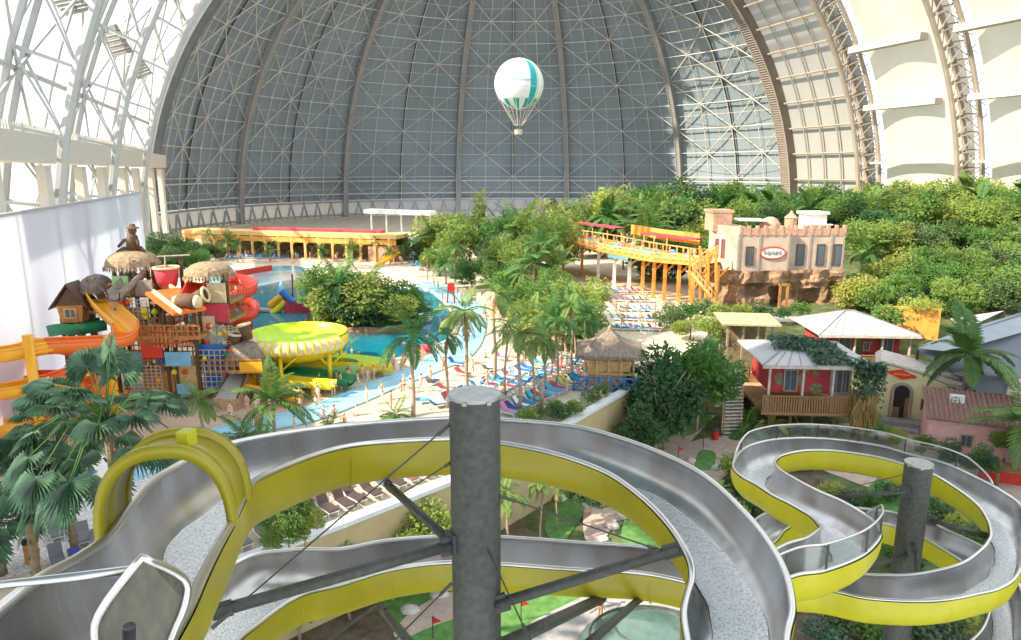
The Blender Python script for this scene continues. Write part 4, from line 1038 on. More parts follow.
# ---- two red houses with grey hipped roofs
def red_house(label, x0, x1, ye, yr, yw, yd, Y, ang, zg, wins, depth=7.5, stilts=5, door=None):
    z_e, z_w, z_d = D(x0, ye, Y).z, D(x0, yw, Y).z, D(x0, yd, Y).z; zr = D(x0, yr, Y+depth/2).z
    L = D(x1, ye, Y).x-D(x0, ye, Y).x; f = Fr(V((D(x0, ye, Y).x, Y, 0)), ang); L /= math.cos(ang)
    t = thing('red_house', label, 'house', f(L/2, depth/2, zg))
    q = MB(); f.box(q, .5, L-.5, .6, depth-.5, z_w, z_e); q.build('wall', M['red_wall'], t)
    r_ = random.Random(int(x0))
    for i in range(9):
        c = f(r_.uniform(.9, L-.9), .56, r_.uniform(z_w+.4, z_e-.5)); s_ = r_.uniform(.3, .65)
        pl = [c+f.x*s_*math.cos(a_)*r_.uniform(.7,1.3)+V((0,0,s_*math.sin(a_)*r_.uniform(.7,1.3))) for a_ in [2*PI*k/9 for k in range(9)]]
        p_ = MB().slabv(pl, f.y*.05).build('bare_stone_patch', M['moss_patch'], t); p_['label'] = 'patch of bare brown stone in the red plaster'
    for (wx, wz, ww, wh) in wins: window(f, t, L*wx, z_w+wz, ww, wh, .5, 'stone_trim', 2)
    q = MB(); f.box(q, -.6, L+.6, -1.2, depth, z_d-.25, z_d); q.build('deck', M['wood'], t)
    q = MB()
    n_ = int(L/.22)
    for i in range(n_+1): f.box(q, -.5+(L+1)*i/n_-.08, -.5+(L+1)*i/n_+.06, -1.15, -1.08, z_d-.35, z_w+.15)
    f.box(q, -.6, L+.6, -1.2, -1.02, z_w+.12, z_w+.24)
    for i in range(12): f.box(q, L+.45, L+.52, -1.1+i*.55, -1.1+i*.55+.14, z_d-.35, z_w+.15)
    q.build('railing', M['wood'], t)
    q = MB()
    for x in (0, .36, .68, 1.0): f.box(q, L*x-.1, L*x+.1, -1.0, -.8, z_d, z_e+.05)
    q.build('veranda_post', M['rock_pale'], t)
    for i in range(stilts):
        x = .3+(L-.6)*i/(stilts-1); MB().beam(f(x, -.6, zg-.2), f(x, -.6, z_d-.2), .25).build('stilt', M['wood_dark'], t); MB().beam(f(x, depth-1, zg-.2), f(x, depth-1, z_d-.2), .25).build('stilt', M['wood_dark'], t)
    e = .9; c0, c1, c2, c3 = f(-e, -e-.7, z_e), f(L+e, -e-.7, z_e), f(L+e, depth+e, z_e), f(-e, depth+e, z_e); r0, r1 = f(L*.40, depth/2, zr), f(L*.50, depth/2, zr)
    th = V((0,0,.14)); q = MB()
    for poly in ((c0, c1, r1, r0), (c1, c2, r1), (c2, c3, r0, r1), (c3, c0, r0)): q.slabv(list(poly), th)
    ro = q.build('roof', M['grey_roof'], t)
    q = MB()
    for a, b in ((c0, r0), (c1, r1), (c2, r1), (c3, r0), (r0, r1)): q.beam(a+th*1.3, b+th*1.3, .16, .1)
    for i in range(1, 9):
        k = i/9; a = c0.lerp(c1, k); b = r0.lerp(r1, k); q.beam(a+th*1.1, b+th*1.1, .06, .08)
    q.build('roof_seam', M['roof_seam'], t); 
    q = MB(); q.beam(c0-V((0,0,.1)), c1-V((0,0,.1)), .12, .22); q.beam(c1-V((0,0,.1)), c2-V((0,0,.1)), .12, .22); q.build('eave_board', M['rock_pale'], t)
    return f, L, z_e, zr, t
f1 = red_house('nearer red house on stilts, its grey roof half covered by a green creeper', 768, 858, 362, 341, 394, 408, 66, R(-4), -5.5, [(.28,.3,1.1,2.0),(.78,.2,1.0,2.2),(.88,.2,.6,2.2)])
f2 = red_house('farther red house with a clean pale grey hipped roof and timber veranda', 822, 905, 333, 311, 354, 366, 84, R(-3), -4.2, [(.30,.4,1.3,1.9),(.56,.5,.6,.9),(.80,.3,1.3,2.1)])
# creeper on the roof of the nearer house
f, L, ze, zr, t = f1; q = MB(); r_ = random.Random(3)
for i in range(3600):
    u, v = r_.random(), r_.random(); x = L*(.12+1.05*u); y = -1.6+6.0*v
    if x < L*.45 and v < .55-u*.3: continue
    zz = ze+.3+(zr-ze)*min(1, max(0, (y+1.6)/5.4))*(1 if x < L*.5 else max(0, 1-(x-L*.5)/(L*.62)))
    if x > L*.86: zz -= r_.random()*r_.random()*4.6; y = -1.3-r_.random()*1.0
    leaf(q, f(x, y, zz+r_.uniform(0,.35)), rv(r_)+V((0,-.4,-.2)), V((0,0,1)), .42, .24)
vo = bpy.data.objects.new('creeper', q.mesh('creeper', M['leaf_blue'], False, f(L/2, -1, ze))); COL.objects.link(vo); vo.location = f(L/2, -1, ze); tag(vo, 'green creeper spread over the roof and right end of the nearer red house', 'creeper')
# thatch skirt hanging at its right end
q = MB(); 
for i in range(700):
    p = f(L*.86+r_.random()*2.2, -1.4-r_.random()*.8, ze-2.2-r_.random()*3.0); leaf(q, p, V((r_.uniform(-.2,.2), r_.uniform(-.2,.2), -1)), V((0,-1,0)), 1.0, .16)
vo = bpy.data.objects.new('dry_vine', q.mesh('dry_vine', M['dead_leaf'], False, f(L, -1.6, ze-3))); COL.objects.link(vo); vo.location = f(L, -1.6, ze-3); tag(vo, 'brown dry vine hanging off the right end of the nearer red house', 'vine')
# ---- plank steps between the golf paths and the hut
A, B = G(731, 436, ZL), D(734, 371, 69); stp = thing('plank_steps', 'long straight flight of pale plank steps left of the nearer red house', 'steps', A)
wv = V((.95, .1, 0))
for i in range(19):
    c = A.lerp(B, (i+.5)/19); q = MB(); q.obox(c, wv, V((0,.62,0)), V((0,0,.05))); q.build('tread', M['rock_pale'], stp)
for s_ in (-1, 1):
    q = MB(); q.beam(A+wv*s_, B+wv*s_, .12, .3)
    st_ = q.build('stringer', M['wood_grey'], stp); q = MB()
    for i in range(8): c = A.lerp(B, i/7)+wv*s_; q.beam(c, c+V((0,0,1.0)), .08)
    q.tube([A+wv*s_+V((0,0,1)), B+wv*s_+V((0,0,1))], .05, 6); q.build('handrail', M['bamboo'], stp)
# ---- little kiosk at the head of the steps, stall with people
kf = Fr(V((D(727,345,76).x, 76, 0)), R(-3)); zk = -3.2
kt = thing('kiosk', 'small open timber kiosk with a flat mossy roof at the top of the plank steps', 'kiosk', kf(2.4, 2, zk))
q = MB()
for x in (0, 1.7, 3.3, 4.9):
    for y in (0, 3): q.beam(kf(x, y, zk), kf(x, y, D(727,326,76).z), .22)
q.build('post', M['wood_grey'], kt)
q = MB(); zt_ = D(727,324,76).z; q.slabv([kf(-.8,-.8,zt_), kf(5.6,-.8,zt_-.1), kf(5.6,3.8,zt_+.3), kf(-.8,3.8,zt_+.4)], (0,0,.2)); q.build('roof', M['kiosk_roof'], kt)
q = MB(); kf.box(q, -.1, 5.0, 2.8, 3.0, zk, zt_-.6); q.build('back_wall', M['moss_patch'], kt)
q = MB(); kf.box(q, 0, 4.9, -.1, .5, zk, zk+1.1); q.build('counter', M['wood'], kt)
q = MB(); kf.box(q, -.6, 6.6, -4.5, 3.0, zk-.35, zk-.02); q.build('deck', M['brick_pink'], kt)
# ---- cream house with arched doors and a red sign
cf = Fr(G(871, 421, ZL), R(-27)); cf.o.z = .8
# front runs from (871,421) toward the right and nearer
Lc = 8.6; zt0 = D(880, 370, cf.o.y).z
cr = thing('cream_house', 'cream plastered house with two arched doorways and a red sign, right of the red houses', 'house', cf(Lc/2, 2, ZL))
q = MB(); q.slabv([cf(0,0,ZL), cf(Lc,0,ZL), cf(Lc,0,zt0-1.6), cf(Lc*.72,0,zt0-1.5), cf(Lc*.5,0,zt0-.8), cf(.3,0,zt0), cf(0,0,zt0-.2)], cf.y*5); q.build('wall', M['cream_wall'], cr)
q = MB(); q.slabv([cf(-.2,-.1,zt0-.15), cf(.3,-.1,zt0+.1), cf(Lc*.5,-.1,zt0-.7), cf(Lc*.72,-.1,zt0-1.4), cf(Lc,-.1,zt0-1.5), cf(Lc,-.1,zt0-1.3), cf(.3,-.1,zt0+.3)], cf.y*5.2); q.build('roof_edge', M['rock_pale'], cr)
def arch_door(x, w, h, nm='arched_door'):
    pl = [(x-w/2, 0), (x+w/2, 0)]+[(x+w/2*math.cos(PI*k/10), h-w/2+w/2*math.sin(PI*k/10)) for k in range(11)]
    q = MB(); q.slabv([cf(a, -.06, ZL+b) for a, b in pl], cf.y*.1); d = q.build(nm, M['dark_inside'], cr)
    q = MB(); q.tube([cf(x-w/2, -.1, ZL)]+[cf(x-w/2*math.cos(PI*k/10), -.1, ZL+h-w/2+w/2*math.sin(PI*k/10)) for k in range(11)]+[cf(x+w/2, -.1, ZL)], .17, 6); sub(q.build('door_surround', M['stone_trim'], cr), d)
    q = MB(); cf.box(q, x-w/2, x-w*.05, -.12, -.05, ZL, ZL+1.1); cf.box(q, x+w*.2, x+w/2, -.12, -.05, ZL, ZL+2.2); sub(q.build('door_leaf', M['wood'], cr), d)
arch_door(2.5, 1.7, 3.6); arch_door(6.9, 1.5, 2.6)
window(cf, cr, 4.6, ZL+1.3, .5, .9, -.06, 'wood', 1)
sgp = [cf(2.3+1.15*math.cos(2*PI*k/16)*(1+.15*math.cos(4*PI*k/16)), -.14, zt0-.95-.12*math.cos(2*PI*k/16)+.42*math.sin(2*PI*k/16)*(1+.25*math.cos(8*PI*k/16))) for k in range(16)]
q = MB(); q.slabv(sgp, cf.y*.1); sg = q.build('sign_board', M['red_plastic'], cr); sg['label'] = 'red shaped sign over the big arched door'
q = MB()
for i in range(7): cf.box(q, 1.6+i*.21, 1.74+i*.21, -.2, -.13, zt0-1.06+.03*i%.1, zt0-.86)
sub(q.build('sign_lettering', M['amber_plastic'], cr), sg)
q = MB(); cf.box(q, 5.0, 8.3, 1.0, 3.8, zt0-1.3, zt0-.5); q.build('roof_box', M['rock_pale'], cr)
# ---- pink house with a tiled roof
pf = Fr(G(926, 452, ZL), R(-24)); pf.o.z = 0; zp = D(926, 416, pf.o.y).z; Lp = 9.5
pk = thing('pink_house', 'pink house with a reddish tiled lean-to roof at the right edge', 'house', pf(Lp/2, 2, ZL))
q = MB(); pf.box(q, 0, Lp, 0, 5, ZL, zp); pf.box(q, Lp-2.3, Lp+5, 3.0, 9, ZL, zp+2.1); q.build('wall', M['pink_wall'], pk)
q = MB(); q.slabv([pf(-.4,-.7,zp-.15), pf(Lp+.3,-.7,zp-.15), pf(Lp+.3,4.2,zp+1.5), pf(-.4,4.2,zp+1.5)], (0,0,.12)); q.build('tile_roof', M['roof_tile'], pk)
q = MB()
for i in range(26):
    x = -.35+(Lp+.6)*i/25; q.tube([pf(x, -.72, zp), pf(x, 4.2, zp+1.65)], .10, 6)
q.build('roof_tiles', M['roof_tile'], pk)
q = MB(); pf.box(q, 6.8, 10.5, -1.6, 0, ZL, zp-.6); q.build('red_annex', M['pink_dark'], pk)
q = MB(); pf.box(q, 8.6, 9.5, -1.68, -1.55, ZL, ZL+2.1); q.build('door', M['dark_inside'], pk)
q = MB()
for i in range(5): pf.box(q, 6.2+i*1.3, 6.9+i*1.3, 2.9, 3.4, zp+2.0, zp+2.7)
q.build('battlement', M['rock_pale'], pk)
window(pf, pk, 3.0, ZL+1.1, .8, 1.0, -.05, 'stone_trim', 2)
for (x, y, lb) in ((957, 400, 'left one of two white cooling units on the roof of the pink house'), (972, 406, 'right one of two white cooling units on the roof of the pink house')):
    c = D(x, y, pf.o.y+1.2); a_ = thing('air_conditioner', lb, 'air conditioner', c-V((0,0,.5)), 'cooling units on the pink house'); q = MB(); q.box(c, (1.15,.5,.95), R(-24)); q.build('housing', M['white_paint'], a_)
    q = MB(); n_ = V((math.sin(R(-24)), -math.cos(R(-24)), 0)); tx = V((math.cos(R(-24)), math.sin(R(-24)), 0))
    q.tube([c+n_*.27-tx*.15+(tx*math.cos(k*PI/8)+V((0,0,1))*math.sin(k*PI/8))*.34 for k in range(16)], .03, 5, True); q.beam(c+n_*.27-tx*.49, c+n_*.27+tx*.19, .03); q.beam(c+n_*.27-tx*.15-V((0,0,.34)), c+n_*.27-tx*.15+V((0,0,.34)), .03); q.build('fan_grille', M['charcoal'], a_)
# ---- grey sails over the stage
sl_ = thing('sail_roof', 'big dark grey fabric roof sweeping in from the right edge', 'roof', D(960, 400, 74))
def sail(px, m, nm, sag=.6):
    P = [D(x, y, Y) for x, y, Y in px]; a, b, c, d = P; rows_ = []
    for i in range(13):
        u = i/12; row = []
        for k in range(13):
            v = k/12; p = a.lerp(b, v).lerp(d.lerp(c, v), u); p = p-V((0,0,sag*16*u*(1-u)*v*(1-v))); row.append(p)
        rows_.append(row)
    q = MB(); q.grid(rows_); o = q.build(nm, M[m], sl_, True); return o
sail([(918,350,72),(1045,305,80),(1060,400,62),(978,392,64)], 'sail_grey', 'canopy', .5)
sail([(922,375,70),(985,366,69),(1050,418,60),(975,398,63)], 'sail_grey', 'canopy', .3)
sail([(917,347,72),(960,331,76),(1050,304,82),(1045,312,79)], 'sail_pale', 'canopy_flap', .1)
sail([(917,348,71.5),(1045,309,79),(1048,325,76),(952,352,70)], 'sail_pale', 'canopy_flap', .3)
s2 = thing('shade_sail', 'small grey triangular shade sail above the big grey roof', 'shade sail', D(985, 330, 82))
q = MB(); P = [D(950,319,86), D(1004,311,86), D(965,329,82)]; q.slabv(P, (0,0,.05)); q.build('fabric', M['sail_pale'], s2)
q = MB(); q.beam(D(1004,311,86), D(1004,345,86), .15); q.build('mast', M['charcoal'], s2)
for (a, b, Y) in (((1045,304),(1045,470),80),((918,350),(918,420),72)):
    q = MB(); q.tube([D(*a, Y), V((D(*a, Y).x, Y, -6))], .14, 8); q.build('mast', M['charcoal'], sl_)
# ochre wall behind
ow = MB(); a, b = D(878,330,92), D(938,332,90); ow.beam(V((a.x,a.y,-1)), V((b.x,b.y,-1)), .5, 12 if 0 else 7.0); owo = ow.build('garden_wall', M['ochre_paint'], None, o=(a+b)/2); tag(owo, 'orange rendered garden wall between the farther red house and the grey sails', 'wall')
# low pale retaining bank behind the red houses
bk = MB(); P = [D(705,327,92), D(740,318,96), D(800,318,98), D(870,316,97), D(930,318,95)]
bk.tube([V((p.x,p.y,D(0,322,p.y).z-.8)) for p in spline(P, 4)], 1.6, 8); bko = bk.build('terrace_bank', M['stucco_light'], None, True, o=P[2]); tag(bko, 'pale rendered bank above the red house roofs', 'wall')
# ---- thatched bar hut on the beach
hf = Fr(V((D(584,385,64).x, 64, 0)), R(-8)); ht = thing('thatched_bar', 'square beach bar with a pointed grey thatched roof and bamboo walls', 'hut', hf(2.2, 2.2, 0))
q = MB(); hf.box(q, .35, 4.3, .35, 4.3, 0, 2.9); q.build('wall', M['bamboo'], ht)
q = MB(); zz = D(600,351,64).z
for x in (0, 1.15, 2.3, 3.45, 4.6):
    q.beam(hf(x, 0, 0), hf(x, 0, zz), .16)
    if x > 0: q.beam(hf(4.6, x, 0), hf(4.6, x, zz), .16)
hf.box(q, -.1, 4.7, -.1, .1, 1.25, 1.42); hf.box(q, 4.5, 4.7, 0, 4.6, 1.25, 1.42); q.build('frame', M['bamboo'], ht)
q = MB(); hf.box(q, 0, 4.6, .3, .34, zz-1.0, zz-.1); q.build('reed_blind', M['thatch'], ht)
zr = D(608,328,66).z; q = MB(); e = .85; ap = hf(2.3, 2.3, zr)
cs = [hf(-e,-e,zz-.25), hf(4.6+e,-e,zz-.25), hf(4.6+e,4.6+e,zz-.25), hf(-e,4.6+e,zz-.25)]
for i in range(4):
    a, b = cs[i], cs[(i+1) % 4]; rows_ = []
    for k in range(7):
        t = k/6; rows_.append([a.lerp(ap, t)*(1-s_/8)+b.lerp(ap, t)*(s_/8)+V((0,0,-.35*math.sin(PI*t)+.06*noise.noise(V((s_*2.1,k*3.3,i))))) for s_ in range(9)])
    q.grid(rows_); q.slabv([a, b, b-V((0,0,.3)), a-V((0,0,.3))], (ap-a)*.04)
q.build('thatch_roof', M['thatch_grey'], ht); q = MB(); q.lathe([(.28,-.5),(.2,.1),(.05,.35),(0,.35)], 8, ap); q.build('roof_cap', M['thatch'], ht)
# blue railing in front of the bar
br_ = thing('railing', 'blue painted railing in front of the thatched bar', 'railing', hf(2, -1.3, 0)); q = MB()
for i in range(6): q.beam(hf(-.9+i*1.15, -1.5, 0), hf(-.9+i*1.15, -1.5, 1.35), .14)
for i in range(5): q.beam(hf(-.9+i*1.15, -1.5, .15), hf(.25+i*1.15, -1.5, 1.2), .09); q.beam(hf(-.9+i*1.15, -1.5, 1.2), hf(.25+i*1.15, -1.5, .15), .09)
q.build('lattice', M['blue_plastic'], br_); q = MB(); q.beam(hf(-1, -1.5, 1.35), hf(5, -1.5, 1.35), .14); q.beam(hf(-1, -1.5, .1), hf(5, -1.5, .1), .1); q.build('rail', M['blue_plastic'], br_)
q = MB(); q.tube([G(541,410), D(542,384,G(541,410).y)], .22, 9); po = q.build('timber_post', M['wood_grey'], None, True, o=G(541,410)); tag(po, 'thick grey timber post among the loungers right of the pillar', 'post')
# ---- far ochre terrace along the back of the pool
tf = thing('terrace_pavilion', 'long ochre pavilion with a red roof edge along the far side of the pool', 'pavilion', D(300, 255, 168))
a, b = D(192,232,176), D(402,231,160); d = (b-a); n_ = V((d.y, -d.x, 0)).normalized()
za = D(300,229,168).z; a = V((a.x,a.y,0)); b = V((b.x,b.y,0)); d = b-a
q = MB(); q.obox((a+b)/2+V((0,0,za-1.0)), d/2, n_*3.5, V((0,0,.45))); q.build('roof_slab', M['ochre_light'], tf)
q = MB(); q.obox((a+b)/2+V((0,0,za-.3))-n_*2+d*.1, d*.30, n_*1.2, V((0,0,.35))); ra_ = q.build('roof_awning', M['red_cloth'], tf); ra_['label'] = 'red awning along the roof edge'
q = MB(); q.obox((a+b)/2+V((0,0,za-2.2))+n_*3.3, d/2, n_*.15, V((0,0,.55))); q.build('fascia', M['ochre_paint'], tf)
for i in range(16):
    q = MB(); p = a.lerp(b, (i+.5)/16)+n_*3.2; q.beam(p, p+V((0,0,za-1.2)), .5); q.beam(p+V((0,0,za-3.5)), p+d.normalized()*1.5+V((0,0,za-2)), .2); q.build('column', M['ochre_light'], tf)
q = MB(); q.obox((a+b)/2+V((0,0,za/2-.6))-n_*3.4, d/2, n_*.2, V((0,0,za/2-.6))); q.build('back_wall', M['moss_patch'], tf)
q = MB(); q.obox(a.lerp(b, .93)+V((0,0,1.8)), d*.055, n_*3, V((0,0,1.8))); q.build('pink_kiosk', M['brick_pink'], tf)
q = MB(); q.beam(D(377,266,150), D(398,252,155), 1.6, .3); q.beam(D(377,263,150), D(398,249,155), .2, .2); ro_ = q.build('ramp', M['amber_plastic'], tf)
wc = thing('canopy', 'long flat white canopy in front of the dome, left of the jungle', 'canopy', D(400, 232, 190)); q = MB(); q.beam(D(367,211,190), D(433,213,186), 5, 1.0); q.build('roof', M['white_paint'], wc); q = MB()
for x in (371, 386, 401, 416, 430): q.beam(D(x,212,188), V((D(x,212,188).x, 188, 0)), .4)
q.build('post', M['white_paint'], wc)
# ---- glass dome roof and red bin, golf flags
gd = thing('glass_roof', 'low green-tinted curved glass roof beneath the slides, bottom right of the pillar', 'roof', D(640, 660, 27)); q = MB(); c = G(650, 660, ZL+.2); q.lathe([(3.3,0),(3.1,.8),(2.5,1.5),(1.5,2.0),(0,2.2)], 20, c, sx=1.25); q.build('glazing', MAT.get('green_glass') or mat('green_glass', (.10,.17,.15), .12, 0, .15), gd, True)
for k in range(3):
    q = MB(); r__ = [3.3, 2.6, 1.55][k]; zz_ = [.03, 1.45, 2.0][k]; q.tube([c+V((r__*1.25*math.cos(2*PI*i/28), r__*math.sin(2*PI*i/28), zz_)) for i in range(28)], .06, 6, True); q.build('frame_ring', M['galvanised'], gd)
rbn = thing('litter_bin', 'small red bin at the foot of the plank steps', 'bin', G(715, 440, ZL)); q = MB(); q.lathe([(.35,0),(.4,1.0),(.3,1.15),(0,1.2)], 10, G(715,440,ZL)); q.build('body', M['red_paint'], rbn); q = MB(); q.lathe([(.42,1.0),(.42,1.1),(0,1.3)], 10, G(715,440,ZL)); q.build('lid', M['charcoal'], rbn)
for x, y, lb in ((433,640,'small red golf flag on the green left of the pillar'),(521,622,'small red golf flag just right of the pillar'),(678,462,'small red golf flag on the path below the leafy trees'),(703,450,'grey golf marker post on the path left of the plank steps')):
    p = G(x, y, ZL); t = thing('golf_flag', lb, 'flag', p); q = MB(); q.tube([p, p+V((0,0,1.5))], .035, 6); q.build('pole', M['galvanised'], t)
    if 'grey' not in lb: q = MB(); q.slabv([p+V((0,0,1.5)), p+V((0,0,1.0)), p+V((.5,-.05,1.2))], (0,.02,0)); q.build('pennant', M['red_paint'], t)
tb = thing('litter_bin', 'tall wooden bin with a dark lid at the left, beside the palm trunk', 'bin', G(33, 562)); p = G(33, 562); q = MB(); q.lathe([(.33,0),(.36,1.15)], 10, p); q.build('body', M['wood_warm'], tb); q = MB(); q.lathe([(.40,1.15),(.40,1.3),(0,1.42)], 10, p); q.build('lid', M['charcoal'], tb)
q = MB(); cf.box(q, -.4, Lc+.6, -1.6, .2, ZL-1.4, ZL+.02); cf.box(q, 1.2, 4.2, -2.6, -1.5, ZL-1.4, ZL-.4); q.build('plinth', M['path_grey'], cr)
# stones edging the golf greens
ro_ = random.Random(4); stones = []
for (x, y) in ((586,506),(594,498),(604,491),(617,486),(629,492),(640,501),(632,510),(622,518),(612,528),(604,540),(646,520),(654,530),(662,540),(452,583),(470,574),(440,596),(498,600),(540,588),(575,590),(660,446),(676,434),(690,462),(716,470),(410,612),(560,500)):
    p = G(x, y, ZL); r_ = ro_.uniform(.25,.5); o = MB().blob(p+V((0,0,r_*.3)), (r_*1.3, r_, r_*.7), x, .15, 9, 6).build('edging_stone', M['rock_pale'], None, True, o=p); tag(o, None, 'stone', 'stones edging the golf greens'); stones.append(o)
number(stones, 'pale edging stone', 'beside the golf paths')

t = thing('splash_basin', 'dark blue basin edge half hidden under the right-hand slide', 'basin', G(800, 600, ZL)); q = MB(); a, b = G(772,602,ZL), G(850,588,ZL); q.beam(a+V((0,0,.5)), b+V((0,0,.5)), .5, 1.0); q.build('wall', M['blue_paint'], t); q = MB(); q.beam(a+V((0,0,1.03)), b+V((0,0,1.03)), .7, .1); q.build('rim', M['sky_blue'], t)
t = thing('plank_bridge', 'small plank footbridge with pale rails behind the right pillar', 'bridge', G(955, 530, ZL)); a, b = G(936,528,ZL)+V((0,0,.3)), G(975,520,ZL)+V((0,0,.3)); q = MB(); q.beam(a, b, 1.4, .12); q.build('deck', M['wood'], t)
for i in range(4):
    q = MB(); c = a.lerp(b, (i+.5)/4); q.beam(c+V((-.1,-.9,.5)), c+V((.5,.9,.5)), .09, .06); q.beam(c+V((-.1,-.9,-.3)), c+V((-.1,-.9,.5)), .08); q.build('cross_rail', M['rock_pale'], t)
t = thing('counter', 'red snack counter in the courtyard at the right edge', 'counter', G(1004, 482, ZL)); c = G(1004, 482, ZL); q = MB(); q.box(c+V((0,0,.55)), (3.6,1.0,1.1), R(-24)); q.build('body', M['red_paint'], t); q = MB(); q.box(c+V((0,0,1.14)), (3.9,1.2,.08), R(-24)); q.build('top', M['wood'], t)
t = thing('parasol', 'small turquoise parasol by the pink house courtyard', 'parasol', G(987, 480, ZL)); c = G(987, 480, ZL); q = MB(); q.tube([c, c+V((0,0,2.2))], .04, 6); q.build('pole', M['wood_grey'], t); q = MB(); q.lathe([(.95,1.8),(.5,2.15),(0,2.35)], 8, c); q.build('canopy', M['teal_paint'], t)
t = thing('timber_post', 'brown timber post at the right edge in front of the courtyard', 'post', G(996, 486, ZL)); c = G(996,486,ZL); q = MB(); q.tube([c, c+V((0,0,3.0))], .16, 8); q.build('shaft', M['wood'], t, True); q = MB(); q.box(c+V((0,0,2.3)), (.7,.1,.4), R(-20)); q.build('lamp', M['charcoal'], t)
# ================================================================== PLAY TOWER, SPLASH SLIDES, POOL TOYS (left)
YP = 63.0
def K(px, py, dy=0.0): return D(px, py, YP+dy)
pt = thing('play_tower', 'big timber water play tower with thatched roofs and nets before the white wall', 'play tower', K(165, 392))
def zpx(py, Y=YP): return D(200, py, Y).z
def post(x, y0, y1, dy, m='wood_dark', w=.28): 
    a = K(x, y0, dy); b = V((a.x, a.y, max(0, K(x, y1, dy).z))); q = MB(); q.beam(a, b, w); return q.build('post', M[m], pt)
def deck(x0, x1, y, dy0, dy1, m='wood', th=.3, rail=True, nm='platform'):
    z = K(x0, y, dy0).z; a, b = K(x0, y, dy0).x, K(x1, y, dy0).x; q = MB(); q.box(((a+b)/2, YP+(dy0+dy1)/2, z), (b-a, dy1-dy0, th)); o = q.build(nm, M[m], pt)
    if rail:
        for yy in (YP+dy0, YP+dy1):
            q = MB()
            q.beam((a, yy, z+1.1), (b, yy, z+1.1), .13); q.beam((a, yy, z+.6), (b, yy, z+.6), .1)
            n = max(2, int((b-a)/.5))
            for i in range(n+1): q.beam((a+(b-a)*i/n, yy, z), (a+(b-a)*i/n, yy, z+1.1), .09)
            sub(q.build('railing', M['wood_warm'], pt), o)
    return z, a, b
def thatch(x0, x1, yb, yt, dy, dep=3.4, m='thatch', nm='thatch_roof', barrel=True):
    a, b = K(x0, yb, dy), K(x1, yb, dy); zt = K(x0, yt, dy).z; c = (a+b)/2; w = (b-a).length/2; h = zt-a.z; q = MB(); rows = []
    for i in range(9):
        t = i/8; row = []
        for k in range(16):
            ph = 2*PI*k/16; cr = 1 if barrel else .0
            rr = (1-t**2)**.5 if barrel else 1-t
            row.append(c+V((w*rr*math.cos(ph)*(1+.04*noise.noise(V((k*2.3,i*1.7,x0)))), dep/2*rr*math.sin(ph), h*t+.06*noise.noise(V((k*1.9,i*2.9,x0))))))
        rows.append(row)
    q.grid(rows, True)
    for k in range(46):
        ph = 2*PI*k/46; p = c+V((w*.98*math.cos(ph), dep/2*.98*math.sin(ph), .08)); leaf(q, p, V((math.cos(ph)*.4, math.sin(ph)*.4, -1)), V((math.cos(ph), math.sin(ph), .3)), .55, .3)
    return q.build(nm, M[m], pt, False)
# posts
for x, y0, y1, dy in ((113,262,395,0),(133,260,398,-1),(152,262,395,0),(120,264,390,3),(147,264,390,3),(87,286,395,0),(108,286,400,-1),(90,288,390,2),(206,272,402,-1),(226,272,402,-1),(190,274,395,2),(222,276,395,2),(163,312,398,-3),(170,296,398,-3),(193,306,398,-3),(145,312,395,-2),(198,290,400,-2),(68,320,388,-1),(78,322,392,-2),(62,318,385,1),(180,256,330,2),(156,256,330,2),(240,352,402,-3),(256,352,402,-3),(248,352,398,-1),(233,352,400,-1)): post(x, y0, y1, dy)
# roofs
thatch(108, 158, 265, 249, .8, 5.0); thatch(82, 112, 288, 274, .6, 3.2, 'thatch_grey'); thatch(186, 232, 274, 261, .2, 4.6)
thatch(226, 270, 356, 341, -2, 4.0, 'thatch_grey')
# platforms
deck(110, 155, 296, -1, 3); deck(84, 112, 312, -1, 2); deck(186, 230, 303, -1, 2.5); deck(196, 230, 322, -1.5, 2.5)
deck(142, 200, 338, -4, 0, 'wood_warm'); deck(115, 160, 330, -2, 3); deck(140, 232, 372, -3, 2); deck(100, 145, 362, -1, 3, 'wood_warm'); deck(228, 262, 372, -4, -1, 'wood_warm'); deck(150, 178, 303, -3, -1, 'bamboo', .2, False)
# carved round fort front
q = MB(); c = K(170, 328, -2); 
for i in range(26):
    a_ = PI+PI*i/25; p = c+V((2.7*math.cos(a_), 2.0*math.sin(a_), -1.3)); q.tube([p, p+V((0,0,1.7+.12*(i%3)))], .12, 6)
q.build('palisade', M['wood_warm'], pt)
q = MB(); q.tube([c+V((2.8*math.cos(PI+PI*i/16), 2.1*math.sin(PI+PI*i/16), .1)) for i in range(17)], .09, 6); q.tube([c+V((2.8*math.cos(PI+PI*i/16), 2.1*math.sin(PI+PI*i/16), -.9)) for i in range(17)], .09, 6); q.build('palisade_rope', M['red_plastic'], pt)
